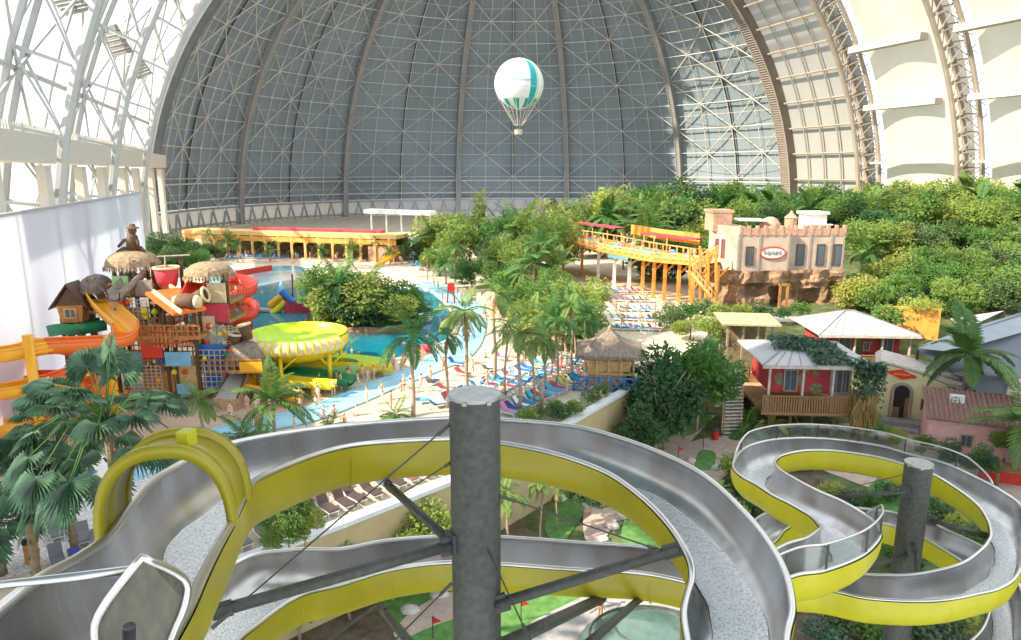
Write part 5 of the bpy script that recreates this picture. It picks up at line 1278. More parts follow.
# coloured net and play panels
pr = random.Random(9)
for (x0, y0, x1, y1, dy, m) in ((114,276,128,296,-1.2,'green_pale'),(136,280,152,296,-1.3,'wood_grey'),(118,308,140,332,-2,'wood_grey'),(208,283,225,303,-1.3,'cream_plastic'),(198,316,214,346,-2,'cream_plastic'),(205,304,228,322,-1.8,'red_cloth'),(142,346,162,358,-4,'red_plastic'),(166,352,190,366,-4,'sky_blue'),(200,344,224,366,-2.4,'blue_plastic'),(206,366,234,388,-2.6,'blue_plastic'),(145,372,175,392,-3,'wood_warm'),(176,366,196,392,-3,'bamboo'),(120,352,142,366,-2,'sky_blue'),(102,338,118,362,-1,'wood'),(178,384,194,394,-3.5,'sky_blue'),(240,362,262,372,-4.2,'amber_plastic')):
    a, b = K(x0, y1, dy), K(x1, y0, dy); q = MB(); q.box(((a.x+b.x)/2, YP+dy, (a.z+b.z)/2), (b.x-a.x, .12, abs(b.z-a.z))); q.build('play_panel', M[m], pt)
# climbing nets with coloured holds
for (x0, y0, x1, y1, dy) in ((112,300,146,330,-2.3),(196,350,236,392,-3.0),(126,366,160,394,-3.4),(206,326,232,346,-2.2)):
    q = MB(); a, b = K(x0, y1, dy), K(x1, y0, dy)
    for i in range(9):
        t = i/8; q.beam((a.x+(b.x-a.x)*t, YP+dy, a.z), (a.x+(b.x-a.x)*t, YP+dy, b.z), .06); q.beam((a.x, YP+dy, a.z+(b.z-a.z)*t), (b.x, YP+dy, a.z+(b.z-a.z)*t), .06)
    n_ = q.build('climbing_net', M['rope'], pt)
    for i in range(7):
        q = MB(); q.blob((pr.uniform(a.x, b.x), YP+dy-.1, pr.uniform(min(a.z,b.z), max(a.z,b.z))), .22, i, .1, 7, 5); sub(q.build('climbing_hold', M[pr.choice(['red_plastic','yellow_plastic','blue_plastic','green_plastic','amber_plastic'])], pt, True), n_)
# water cannons and balls on the rails
for i in range(16):
    x, y = pr.uniform(112, 235), pr.choice([300, 312, 326, 338, 360, 372]); q = MB(); q.blob(K(x, y, -3.2 if y > 320 else -2.2), pr.uniform(.2,.36), i, .05, 8, 6); q.build('coloured_ball', M[pr.choice(['lime_plastic','amber_plastic','red_plastic','blue_plastic','yellow_plastic'])], pt, True)
# tipping buckets and barrels
def bucket(x, y, r, h, dy, tilt=0, m='red_cloth', nm='tipping_bucket', horiz=False):
    c = K(x, y, dy); Mx = Matrix.Rotation(tilt, 3, 'Y'); q = MB()
    for p0 in ([(0,-h/2),(r*.72,-h/2),(r*.9,0),(r,h/2),(r*.88,h/2),(r*.8,-h*.3),(0,-h*.3)],): q.lathe(p0, 16)
    q.v = [c+Mx @ p for p in q.v]; b = q.build(nm, M[m], pt, True)
    q = MB(); q.tube([Mx @ V((r*1.0*math.cos(2*PI*k/20), r*1.0*math.sin(2*PI*k/20), h/2)) for k in range(20)], .13, 6, True); q.v = [c+p for p in q.v]; sub(q.build('bucket_rim', M['cream_plastic'], pt, True), b)
bucket(167, 277, 1.05, 1.7, -.5); bucket(235, 340, .62, 1.15, -2, .15, 'wood_dark'); bucket(246, 332, .55, 1.4, -2, -.25, 'wood_dark'); bucket(200, 296, .6, 1.0, -3, 1.3, 'wood_dark', 'barrel')
q = MB(); q.tube([K(152,257,1), K(190,255,1)], .09, 6); q.tube([K(165,257,1), K(165,268,0)], .06, 6); q.build('bucket_beam', M['wood_grey'], pt)
# orange plank with a barrel
q = MB(); a, b = K(162, 291, -3), K(190, 312, -5.2); q.beam(a, b, 3.0, .25); rp_ = q.build('plank_ramp', M['orange_plastic'], pt); 
q = MB(); q.beam(a+V((0,-1.5,.25)), b+V((0,-1.5,.25)), .2, .3); q.beam(a+V((0,1.5,.25)), b+V((0,1.5,.25)), .2, .3); sub(q.build('ramp_side', M['cream_plastic'], pt), rp_)
q = MB(); c = K(187, 302, -4.6); q.tube([c+V((-1.0,0,0)), c+V((-.5,0,0)), c+V((.5,0,0)), c+V((1.0,0,0))], [.5,.72,.72,.5], 14); bb = q.build('barrel', M['wood_dark'], pt, True); q = MB(); q.tube([c+V((-1.1,0,0)), c+V((-.75,0,0))], [.5,.62], 14); q.tube([c+V((.75,0,0)), c+V((1.1,0,0))], [.62,.5], 14); sub(q.build('barrel_end', M['cream_plastic'], pt, True), bb)
# short slides on the tower: grey chute, red chute, green trough
def chute(P, w, h, mt, name, parent, prof=None, lab=None):
    P = spline(P, 6); q = MB(); rows = []
    for i, p in enumerate(P):
        t = (P[min(i+1, len(P)-1)]-P[max(i-1, 0)]); t.z = 0; t.normalize(); n = V((t.y, -t.x, 0))
        rows.append([p+n*w*.5+V((0,0,h)), p+n*w*.42+V((0,0,h)), p+n*w*.34+V((0,0,.12)), p, p-n*w*.34+V((0,0,.12)), p-n*w*.42+V((0,0,h)), p-n*w*.5+V((0,0,h)), p-n*w*.42-V((0,0,.12)), p-V((0,0,.2)), p+n*w*.42-V((0,0,.12))])
    q.grid(rows, True); o = q.build(name, M[mt], parent, True)
    if lab: o['label'] = lab
    return o
chute([K(140,274,0), K(128,286,-1.5), K(114,300,-3)], 1.6, .7, 'wood_grey', 'grey_chute', pt)
chute([K(200,283,0), K(196,292,-1.5), K(190,303,-3)], 1.7, .8, 'red_plastic', 'red_chute', pt)
chute([K(56,334,-1), K(66,332,-1.5), K(80,332,-1.5), K(104,328,0)], 1.6, .9, 'green_plastic', 'green_trough', pt)
# carved figure on top
q = MB(); c = K(133, 250, .8)
q.tube([c, c+V((0,0,.7)), c+V((.1,0,1.3)), c+V((.15,0,1.5))], [.55,.5,.45,.2], 10); q.tube([c+V((.2,0,1.1)), c+V((-.6,-.2,.9)), c+V((-1.2,-.2,.3))], [.2,.16,.12], 7); q.tube([c+V((.3,0,1.1)), c+V((.6,-.2,.8)), c+V((.7,-.3,.3))], [.2,.16,.12], 7)
q.tube([c+V((-.2,0,.1)), c+V((-.8,-.1,.1)), c+V((-1.4,-.1,-.2))], [.25,.2,.16], 7); q.tube([c+V((.2,0,.1)), c+V((.8,-.1,.2)), c+V((1.1,-.1,-.2))], [.25,.2,.16], 7); q.blob(c+V((.15,0,1.75)), .36, 3, .08); q.lathe([(.6,0),(.5,.12),(.3,.15),(.25,.4),(0,.45)], 10, c+V((.15,0,1.95)))
fg = q.build('carved_figure', M['wood_dark'], pt, True); fg['label'] = 'dark carved figure sitting on the roof'
# tree house with two gables
th_ = thing('tree_house', 'small wooden tree house with steep twin gables on stilts, left of the play tower', 'play house', K(71, 390, -2))
fx = Fr(K(60, 325, -2), R(8)); fx.o.z = 0; z0, z1, z2 = K(60,323,-2).z, K(60,306,-2).z, K(60,288,-2).z; w_ = 2.0
q = MB(); q.slabv([fx(.15,0,z0), fx(w_-.15,0,z0), fx(w_+.1,0,z1), fx(-.1,0,z1)], fx.y*2); q.build('box', M['wood_warm'], th_)
window(fx, th_, w_/2, z0+.5, .8, .7, -.05, 'bamboo', 2)
q = MB(); ap = fx(w_/2, -.3, z2+.25)
q.slabv([fx(-.6,-.4,z1-.3), ap, fx(w_/2,2.3,z2+.25), fx(-.6,2.3,z1-.3)], (0,0,.14)); q.slabv([fx(w_+.6,-.4,z1-.3), ap, fx(w_/2,2.3,z2+.25), fx(w_+.6,2.3,z1-.3)], (0,0,.14)); q.slabv([fx(-.2,0,z1), fx(w_+.2,0,z1), fx(w_/2,0,z2)], fx.y*.1); q.build('gable_roof', M['wood_dark'], th_)
q = MB(); q.slabv([fx(w_*.55,1.2,z1+.2), fx(w_+.3,1.0,z2+.6), fx(w_+.3,2.6,z2+.6), fx(w_*.55,2.6,z1+.2)], (0,0,.14)); q.slabv([fx(w_+1.3,1.0,z1-.5), fx(w_+.3,1.0,z2+.6), fx(w_+.3,2.6,z2+.6), fx(w_+1.3,2.6,z1-.5)], (0,0,.14)); q.build('rear_gable', M['wood_grey'], th_)
for x, y in ((.2,.2),(w_-.2,.2),(.2,1.8),(w_-.2,1.8)): q = MB(); q.beam(fx(x,y,0), fx(x,y,z0), .2); q.build('stilt', M['wood_dark'], th_)
# orange and amber spiral
osl = thing('spiral_slide', 'orange and amber spiral water slide winding down at the left edge', 'water slide', G(30, 440))
cx = D(34, 385, 53); P = [K(98,302,-.5), K(104,311,-2.5), K(114,321,-4.5), D(124,332,57), D(122,346,54)]
hp = []; R0 = 4.3; zt_ = D(34,357,53).z
for i in range(0, 60):
    a_ = R(20+i*18); hp.append(V((cx.x+R0*math.cos(a_)*1.08, 53+R0*math.sin(a_), zt_-(i/20)*2.75)))
P = [K(98,301,-.5), K(105,311,-2.5), D(116,322,58.5), D(127,333,56.5), D(124,344,54.2), D(108,349,52.8)]+[V((cx.x+4.3*math.cos(R(a_)), 53+4.3*math.sin(R(a_)), z)) for a_, z in ((-40,6.9),(-70,6.7))]
st0 = R(-100); z = 6.45
for i in range(46):
    a_ = st0-R(20)*i; P.append(V((cx.x+4.3*math.cos(a_), 53+4.0*math.sin(a_), max(.35, z-.155*i))))
Ps = spline(P, 3); seg = 9
for k in range(0, len(Ps)-1, seg):
    S = Ps[k:k+seg+1]
    if len(S) < 3: break
    q = MB(); rows = []
    for i, p in enumerate(S):
        g_ = k+i; t = Ps[min(g_+1, len(Ps)-1)]-Ps[max(g_-1, 0)]; t.z = 0; t.normalize(); n = V((t.y, -t.x, 0)); w = .95
        rows.append([p+n*w+V((0,0,.85)), p+n*(w-.12)+V((0,0,.9)), p+n*.72+V((0,0,.25)), p, p-n*.72+V((0,0,.25)), p-n*(w-.12)+V((0,0,.9)), p-n*w+V((0,0,.85)), p-n*.8+V((0,0,.1)), p-V((0,0,.14)), p+n*.8+V((0,0,.1))])
    q.grid(rows, True); sg_ = q.build('slide_segment', M['amber_plastic'] if (k//seg) % 2 == 0 else M['orange_plastic'], osl, True)
    sg_['label'] = 'amber channel segment' if (k//seg) % 2 == 0 else 'orange channel segment'
    for sgn in (-1, 1):
        q = MB(); rr = []
        for i, p in enumerate(S):
            g_ = k+i; t = Ps[min(g_+1, len(Ps)-1)]-Ps[max(g_-1, 0)]; t.z = 0; t.normalize(); n = V((t.y, -t.x, 0)); rr.append(p+n*sgn*.9+V((0,0,.9)))
        q.tube(rr, .09, 6); sub(q.build('segment_rim', M['amber_plastic'] if (k//seg) % 2 == 0 else M['orange_plastic'], osl, True), sg_)
for x, y, Y in ((27,335,48.5),(107,335,53.5),(30,350,57)):
    a = D(x, y, Y); q = MB(); q.tube([a, V((a.x, a.y, 0))], .34, 12); q.build('column', M['amber_plastic'], osl, True)
q = MB(); a = D(27,340,48.6); q.beam(a-V((0,0,1)), a+V((2.2,3,-1)), .2); q.beam(a-V((0,0,3.6)), a+V((2.2,3,-3.4)), .2); q.build('bracket', M['amber_plastic'], osl)
# red spiral on the far side of the tower
rs = thing('spiral_slide', 'small red spiral tube slide at the right of the play tower', 'water slide', G(240, 335)); c = D(238, 310, 70); P = []
for i in range(34): a_ = R(140-i*24); P.append(V((c.x+1.25*math.cos(a_), 70+1.25*math.sin(a_), D(238,283,70).z-.11*i*1.45)))
chute(P, 1.7, .9, 'red_plastic', 'channel', rs); q = MB(); q.tube([V((c.x-.6,70,0)), D(230,284,70)], .38, 12); q.build('column', M['red_plastic'], rs, True)
# grey ramp with pink sides
gr_ = thing('slide_ramp', 'grey topped slide ramp with pink sides at the foot of the play tower', 'slide', G(228, 412)); a, b, c_, d_ = K(233,371,-3), K(246,371,-3), G(231,409,.9), G(214,409,.9)
A = D(232,369,60.5); B = D(247,370,60.5); Cc = D(236,399,57); Dd = D(214,398,57)
q = MB(); q.slabv([A, B, Cc, Dd], (0,0,-.2)); q.build('top', M['galv_light'], gr_)
q = MB(); q.slabv([B, Cc, V((Cc.x,Cc.y,0)), V((B.x,B.y,0))], (.1,0,0)); q.slabv([Cc, Dd, V((Dd.x,Dd.y,0)), V((Cc.x,Cc.y,0))], (0,-.1,0)); q.slabv([A, Dd, V((Dd.x,Dd.y,0)), V((A.x,A.y,0))], (-.1,0,0)); q.build('side', M['brick_pink'], gr_)
q = MB(); q.beam(B+V((.1,0,.1)), Cc+V((.1,0,.1)), .12, .2); q.beam(A+V((0,0,.1)), Dd+V((0,0,.1)), .12, .2); q.build('edge', M['wood_dark'], gr_)
# yellow-green bowl slide
bw = thing('bowl_slide', 'lime and yellow bowl water slide beside the pool', 'water slide', G(298, 385)); bc = D(298, 338, 66); zr = D(298, 333, 66).z; r0 = 4.6
q = MB(); q.lathe([(r0+.1, .15), (r0-.1, .2), (r0-.25, 0), (r0*.9, -.5), (r0*.55, -1.0), (.8, -1.25), (.8, -1.35), (r0*.55, -1.12), (r0*.93, -.6), (r0+.05, -.05), (r0+.1, .15)], 40, V((bc.x, 66, zr))); bo = q.build('bowl', M['lime_plastic'], bw, True)
q = MB(); q.lathe([(r0+.15, .0), (r0+.2, -.9), (r0*.8, -2.0), (r0*.3, -2.7), (.8, -2.8), (.8, -1.4)], 40, V((bc.x, 66, zr))); q.build('bowl_shell', M['yellow_plastic'], bw, True)
tp = [D(224,331,66), D(238,335,63.5), D(252,341,61.5)]+[V((bc.x+(r0+.7)*math.cos(R(a_)), 66+(r0+.7)*math.sin(R(a_)), zr-.35)) for a_ in range(205, 345, 14)]
q = MB(); q.tube(spline(tp, 4), .62, 12); tb_ = q.build('feed_tube', M['cream_plastic'], bw, True); tb_['label'] = 'cream ribbed tube running round the front of the bowl'
q = MB()
tps = spline(tp, 4)
for i in range(1, len(tps)-1, 2):
    t = (tps[i+1]-tps[i-1]).normalized(); q.tube([tps[i]-t*.08, tps[i]+t*.08], .69, 12)
sub(q.build('tube_rib', M['yellow_plastic'], bw, True), tb_)
for a_ in (200, 265, 325, 40, 120):
    q = MB(); p = V((bc.x+(r0-.2)*math.cos(R(a_)), 66+(r0-.2)*math.sin(R(a_)), 0)); q.tube([p, p+V((0,0,zr-1.2))], .2, 10); q.beam(p+V((0,0,zr-2.6)), p+V((1.6,0,zr-1.2)), .16); q.beam(p+V((0,0,zr-2.6)), p+V((-1.6,0,zr-1.2)), .16); q.build('support', M['yellow_plastic'], bw, True)
q = MB(); q.lathe([(1.9,0),(1.9,zr-3.2)], 16, V((bc.x+2.5, 67, 0)), sx=1.6); gdr = q.build('green_drum', M['green_pale'], bw, True)
# mat lanes into the pool: lime, green, yellow
def lane(px, m, w, nm, lab, h=.5):
    P = [D(x, y, Y) for x, y, Y in px]; t = thing(nm, lab, 'water slide', V((P[-1].x, P[-1].y, 0))); chute(P, w, h, m, 'channel', t)
    for i, p in enumerate(spline(P, 3)[1:-1:2]):
        if p.z > .8: q = MB(); q.tube([V((p.x,p.y,0)), p-V((0,0,.15))], .12, 8); q.build('support', M['yellow_plastic'], t)
    return t
lane([(262,360,70),(300,362,70),(340,361,70),(386,366,69)], 'lime_plastic', 2.4, 'lane_slide', 'lime green lane slide nearest the water')
lane([(248,364,67),(290,367,67),(330,368,67),(392,370,67.5)], 'yellow_plastic', 1.3, 'lane_slide', 'yellow lane slide just behind the dark green one')
lane([(240,369,64.5),(280,374,64),(320,378,63.5),(352,383,63)], 'green_plastic', 2.2, 'lane_slide', 'dark green lane slide')
lane([(240,376,62),(270,380,61.5),(300,384,61),(334,387,60.5)], 'yellow_plastic', 1.5, 'lane_slide', 'yellow lane slide nearest the beach')
t = lane([(236,384,60),(258,388,59.5),(280,394,59),(300,400,58.5)], 'amber_plastic', 1.6, 'lane_slide', 'short amber slide end nearest the bathers')
# yellow slide end under the palms at left, yellow float
lane([(60,455,48),(85,447,50),(110,436,52)], 'yellow_plastic', 1.6, 'lane_slide', 'yellow slide run-out lying on the ground behind the big fan palm')
q = MB(); q.box(G(95,478)+V((0,0,.6)), (4.2,3,.25), R(-30)); wp = q.build('white_table_top', M['white_paint'], None, o=G(95,478)); wp.name = 'canopy'; tag(wp, 'small flat white canopy beside the blue kerb at left', 'canopy')
# play boat in the pool
bt = thing('play_boat', 'toy boat with mast and coloured slide arms in the far part of the pool', 'play boat', G(295, 312)); YB = G(295, 312).y
def KB(x, y, d=0): return D(x, y, YB+d)
q = MB(); rows = []
for i in range(9):
    t = i/8; p = KB(285+32*t, 312); w = 1.6*math.sin(PI*(.12+.76*t))**.6; h = 1.5+.8*(2*t-1)**2; p.z = 0; rows.append([p+V((0,-w,h)), p+V((0,-w*.7,0)), p+V((0,w*.7,0)), p+V((0,w,h)), p+V((0,w*.8,h*.6)), p+V((0,-w*.8,h*.6))])
q.grid(rows, True); q.build('hull', M['red_cloth'], bt)
q = MB(); q.tube([KB(293,308), KB(292,274)], .14, 8); q.build('mast', M['wood_dark'], bt)
for P_, m in (([(282,296),(276,301),(270,306)], 'amber_plastic'),([(286,301),(278,309),(272,313)], 'yellow_plastic'),([(281,291),(288,298),(294,303)], 'blue_plastic'),([(300,300),(302,307),(301,313)], 'sky_blue')):
    q = MB(); q.tube(spline([KB(x, y, -.5) for x, y in P_], 4), .55, 9); q.build('slide_arm', M[m], bt, True)
q = MB(); q.lathe([(.7,0),(.55,.8),(.15,1.6),(0,1.7)], 10, KB(282,293)); q.build('blue_cone', M['sky_blue'], bt, True)
q = MB(); q.beam(KB(250,308), KB(276,311), 1.6, .25); jt = q.build('jetty', M['wood_grey'], None, o=KB(263,310)); tag(jt, 'low grey jetty left of the toy boat', 'jetty')
# red lattice barrier on the far beach
rb_ = thing('barrier', 'low red and white lattice barrier on the shallow far end of the pool', 'barrier', G(256, 274)); a, b = G(236,277), G(272,271); q = MB(); n = 18
for i in range(n): p, r_ = a.lerp(b, i/n), a.lerp(b, (i+1)/n); q.beam(p, r_+V((0,0,1.1)), .28); q.beam(p+V((0,0,1.1)), r_, .28)
q.build('lattice', M['red_plastic'], rb_); q = MB(); q.beam(a+V((0,0,1.15)), b+V((0,0,1.15)), .2); q.beam(a, b, .3, .3); q.build('rail', M['red_plastic'], rb_)
# island: rock rim and soil
iP = spline([G(x, y) for x, y in ((306,330),(312,318),(335,310),(370,309),(405,314),(420,324),(412,330),(385,334),(350,335),(322,334))], 5, True)
q = MB(); rows = []
cI = sum(iP, V((0,0,0)))/len(iP)
for k, (s_, z) in enumerate(((1.02,-.1),(1.03,.5),(.99,1.0),(.93,.75),(.5,1.4),(.05,1.6))): rows.append([cI+(p-cI)*s_*(1+.03*noise.noise(p*.9+V((0,0,k))))+V((0,0,z+.25*noise.noise(p*.6)*(1 if z > 0 else 0))) for p in iP])
q.grid(rows, True); isd = q.build('planted_island', M['rock'], None, o=V((cI.x,cI.y,0))); tag(isd, 'rock rimmed island in the middle of the pool, covered in trees', 'island')
q = MB(); q.grid([[cI+(p-cI)*s_+V((0,0,z)) for p in iP] for s_, z in ((.94,1.05),(.5,1.5),(.05,1.7))], True); gI = q.build('ground_cover', M['hill_soil'], None, o=V((cI.x,cI.y,0))); gI.parent = isd; gI.location = (0,0,0)
# ================================================================== BALLOON
bl = thing('gas_balloon', 'white and teal striped gas balloon floating below the dome', 'balloon', D(519,136,140)); c = D(519, 84, 140); rb = 23.4/700*140.6
n = 40; prof = [(rb*math.sin(PI*i/24), -rb*math.cos(PI*i/24)) for i in range(25)]
q = MB(); q.lathe(prof, n, c); me_ob = q.build('envelope', [M['balloon_white'], M['balloon_teal'], M['balloon_pale']], bl, True)
for p in me_ob.data.polygons:
    v = sum((me_ob.data.vertices[i].co for i in p.vertices), V((0,0,0)))/len(p.vertices); d = v-(c-V(bl['_o'])); a_ = math.degrees(math.atan2(d.y, d.x)) % 360; h_ = d.z/rb
    m_ = 0
    if 297 < a_ < 317 and abs(h_) < .92: m_ = 1
    elif 317 <= a_ < 360: m_ = 2 if int(a_/9) % 2 else 0
    elif a_ >= 317 or a_ < 60: m_ = 2
    if h_ < -.58 and int(a_/18) % 2 == 0: m_ = 1
    p.material_index = m_
q = MB(); q.tube([c+V((rb*1.0*math.cos(2*PI*k/40)*.985, rb*.985*math.sin(2*PI*k/40), -rb*.17)) for k in range(40)], .04, 5, True); q.build('load_band', M['rope'], bl)
fcu = bpy.data.curves.new('lettering', 'FONT'); fcu.body = 'Tropical Islands'; fcu.size = .62; fcu.align_x = 'CENTER'; fcu.extrude = .01; fo = bpy.data.objects.new('lettering', fcu); COL.objects.link(fo)
dg = bpy.context.evaluated_depsgraph_get(); lme = bpy.data.meshes.new_from_object(fo.evaluated_get(dg)); bpy.data.objects.remove(fo)
d0 = V((CAM.x-c.x, CAM.y-c.y, 0)).normalized(); a0 = math.atan2(d0.y, d0.x)
for v in lme.vertices:
    x, y, z = v.co; a_ = a0+(x+.5)/rb; zz = y+.1; rr = math.sqrt(max(.1, rb*rb-zz*zz))+.05+z; v.co = c-V(bl['_o'])+V((rr*math.cos(a_), rr*math.sin(a_), zz))
lme.materials.clear(); lme.materials.append(M['balloon_teal']); lo = bpy.data.objects.new('lettering', lme); COL.objects.link(lo); lo.parent = bl; lo['label'] = 'small teal lettering on the envelope'
bp0 = D(518.5, 128, 140)
for i in range(18):
    a_ = 2*PI*i/18; q = MB(); q.tube([c+V((rb*.84*math.cos(a_), rb*.84*math.sin(a_), -rb*.55)), bp0+V((.75*math.cos(a_), .75*math.sin(a_), .5))], .05, 4); q.build('rope', M['rope'], bl)
q = MB(); q.tube([bp0+V((.75*math.cos(2*PI*k/16), .75*math.sin(2*PI*k/16), .5)) for k in range(16)], .1, 6, True); q.build('load_ring', M['galv_light'], bl)
q = MB(); q.lathe([(0,-.9),(.7,-.9),(.8,0),(.86,.05),(.7,.05),(.66,-.8),(0,-.8)], 16, bp0-V((0,0,.3))); q.build('basket', M['wicker'], bl)
# ================================================================== PEOPLE AND LOUNGERS
def skinmesh(name, chains, m, lv=1):
    """chains: list of [(point, radius), ...]; points shared by position join into one body"""
    me = bpy.data.meshes.new(name); vs = []; es = []; rs = []; idx = {}
    for ch in chains:
        prev = None
        for p, r in ch:
            k = tuple(round(c, 4) for c in p)
            if k not in idx: idx[k] = len(vs); vs.append(p); rs.append(r)
            i = idx[k]
            if prev is not None and prev != i: es.append((prev, i))
            prev = i
    me.from_pydata(vs, es, []); ob = bpy.data.objects.new(name, me); COL.objects.link(ob)
    md = ob.modifiers.new('skin', 'SKIN'); sv = me.skin_vertices[0].data
    for i, r in enumerate(rs): sv[i].radius = (r, r); sv[i].use_root = (i == 0)
    if lv: sb_ = ob.modifiers.new('sub', 'SUBSURF'); sb_.levels = lv; sb_.render_levels = lv
    dg = bpy.context.evaluated_depsgraph_get(); out = bpy.data.meshes.new_from_object(ob.evaluated_get(dg)); out.name = name
    bpy.data.objects.remove(ob); bpy.data.meshes.remove(me); out.materials.clear(); out.materials.append(m); out.shade_smooth(); return out
def hand(w, d, s):
    """palm and five fingers hanging from the wrist along d; s is the thumb side"""
    d = V(d).normalized(); t = V((0,-1,0)); t = (t-d*t.dot(d)).normalized(); o = d.cross(t)
    pal = w+d*.075; ch = [[(w, .028), (pal, .034)]]
    for i, L in enumerate((.065,.08,.075,.058)):
        b = pal+t*(.030-.020*i)*1.0+d*.02; ch.append([(pal, .034), (b, .010), (b+d*L*.55+o*.012*s, .009), (b+d*L+o*.035*s, .008)])
    ch.append([(w+d*.03, .026), (w+d*.05+t*.045, .011), (w+d*.095+t*.06, .009)]); ch[0].insert(1, (w+d*.03, .026)); return ch
def figure(pose):
    P = V((0,0,.93))
    if pose == 'stand': th = [(V((-.10,0,.90)),V((-.12,-.02,.50)),V((-.12,.03,.09)),V((-.13,-.14,.03))),(V((.10,0,.90)),V((.13,-.03,.50)),V((.14,.02,.09)),V((.16,-.14,.03)))]; arms = [(V((-.19,0,1.42)),V((-.27,.03,1.14)),V((-.27,-.08,.90))),(V((.19,0,1.42)),V((.28,.02,1.15)),V((.25,-.12,.94)))]
    elif pose == 'walk': th = [(V((-.10,0,.90)),V((-.11,-.20,.53)),V((-.11,-.22,.10)),V((-.11,-.38,.04))),(V((.10,0,.90)),V((.10,.06,.50)),V((.10,.36,.16)),V((.10,.26,.03)))]; arms = [(V((-.19,0,1.42)),V((-.26,.18,1.18)),V((-.26,.16,.94))),(V((.19,0,1.42)),V((.27,-.14,1.17)),V((.25,-.32,1.02)))]
    elif pose == 'sit':
        P = V((0,0,.52)); th = [(V((-.10,0,.50)),V((-.14,-.42,.54)),V((-.14,-.50,.10)),V((-.15,-.66,.04))),(V((.10,0,.50)),V((.15,-.42,.54)),V((.16,-.46,.10)),V((.17,-.62,.04)))]; arms = [(V((-.19,.06,1.0)),V((-.28,-.06,.76)),V((-.18,-.30,.64))),(V((.19,.06,1.0)),V((.28,-.04,.76)),V((.20,-.30,.64)))]
    else:
        P = V((0,.10,.12)); th = [(V((-.10,.06,.12)),V((-.13,-.36,.22)),V((-.13,-.80,.10)),V((-.15,-.90,.22))),(V((.10,.06,.12)),V((.14,-.38,.13)),V((.15,-.82,.10)),V((.18,-.92,.21)))]; arms = [(V((-.19,.58,.26)),V((-.34,.36,.14)),V((-.30,.08,.12))),(V((.19,.58,.26)),V((.34,.40,.15)),V((.28,.12,.16)))]
    if pose in ('stand', 'walk'): sp = [(P, .135), (V((0,.01,1.10)), .125), (V((0,.0,1.32)), .145), (V((0,.0,1.45)), .10), (V((0,-.01,1.53)), .052), (V((0,-.02,1.60)), .075), (V((0,-.025,1.67)), .092), (V((0,-.02,1.76)), .06)]
    elif pose == 'sit': sp = [(P, .14), (V((0,.04,.68)), .125), (V((0,.07,.90)), .145), (V((0,.06,1.03)), .10), (V((0,.03,1.11)), .052), (V((0,.01,1.18)), .075), (V((0,0,1.25)), .092), (V((0,.01,1.34)), .06)]
    else: sp = [(P, .13), (V((0,.28,.15)), .125), (V((0,.48,.22)), .145), (V((0,.62,.28)), .10), (V((0,.70,.31)), .052), (V((0,.76,.35)), .075), (V((0,.83,.38)), .092), (V((0,.91,.42)), .06)]
    ch = [sp]
    for h, k, a, t in th: ch.append([(sp[0][0], sp[0][1]), (h, .10), (h.lerp(k, .5), .083), (k, .058), (k.lerp(a, .4), .056), (a, .036), (t, .030)])
    for s, (sh, e, w_) in enumerate(arms):
        ch.append([(sp[2][0], sp[2][1]), (sh, .058), (e, .042), (w_, .028)]); ch += hand(w_, (w_-e), 1 if s else -1)
    hd, tp = sp[6][0], sp[7][0]; fwd = V((0,-1,0)) if pose != 'lie' else V((0,-.45,.9)); ch.append([(hd, sp[6][1]), (hd+fwd*.105, .016)])
    for sx in (-1, 1): ch.append([(hd, sp[6][1]), (hd+V((sx*.095,0,0)), .018)])
    body = skinmesh('body', ch, M['skin'])
    sw = [[(sp[0][0]+(sp[1][0]-sp[0][0])*.12, .150), (sp[0][0], .150)]]
    for h, k, a, t in th: sw.append([(sp[0][0], .150), (h, .115), (h.lerp(k, .38), .105)])
    shorts = skinmesh('swimwear', sw, M['cloth'])
    top = skinmesh('swim_top', [[(sp[1][0].lerp(sp[2][0], .55), .145), (sp[2][0].lerp(sp[3][0], .3), .150)]], M['cloth'])
    shirt = skinmesh('shirt', [[(sp[1][0], .142), (sp[2][0], .160), (sp[3][0], .115)]], M['cloth'])
    up = (tp-sp[5][0]).normalized(); hr = MB(); hr.blob(hd+up*.045-fwd*.022, (.112,.112,.098), 2, .05, 12, 8); hair = hr.mesh('hair', M['hair'], True)
    ey = MB(); si = V((1,0,0)); 
    for sx in (-1, 1): ey.blob(hd+fwd*.088+si*sx*.034+up*.012, .011, amp=0, n=6, m=4)
    ey.blob(hd+fwd*.088-up*.045, (.026,.012,.008), amp=0, n=6, m=4); eyes = ey.mesh('face', M['wood_dark'], True)
    return dict(body=body, shorts=shorts, top=top, shirt=shirt, hair=hair, eyes=eyes)
FIG = {k: figure(k) for k in ('stand', 'walk', 'sit', 'lie')}
SKINS = [(.78,.52,.38),(.70,.44,.31),(.82,.58,.45),(.55,.32,.21),(.74,.48,.36)]
HAIRS = [(.05,.03,.02),(.16,.09,.04),(.40,.28,.12),(.28,.17,.08),(.45,.42,.40)]
CLOTH = [('red',(.62,.03,.03)),('dark blue',(.02,.05,.22)),('black',(.015,.015,.018)),('light blue',(.18,.45,.72)),('green',(.05,.32,.12)),('white',(.85,.85,.83)),('pink',(.78,.20,.38)),('orange',(.80,.28,.03)),('turquoise',(.03,.45,.48))]
POSEW = {'stand':'standing bather','walk':'walking bather','sit':'seated bather','lie':'lying bather'}
hrn = random.Random(21); PEOPLE = {}
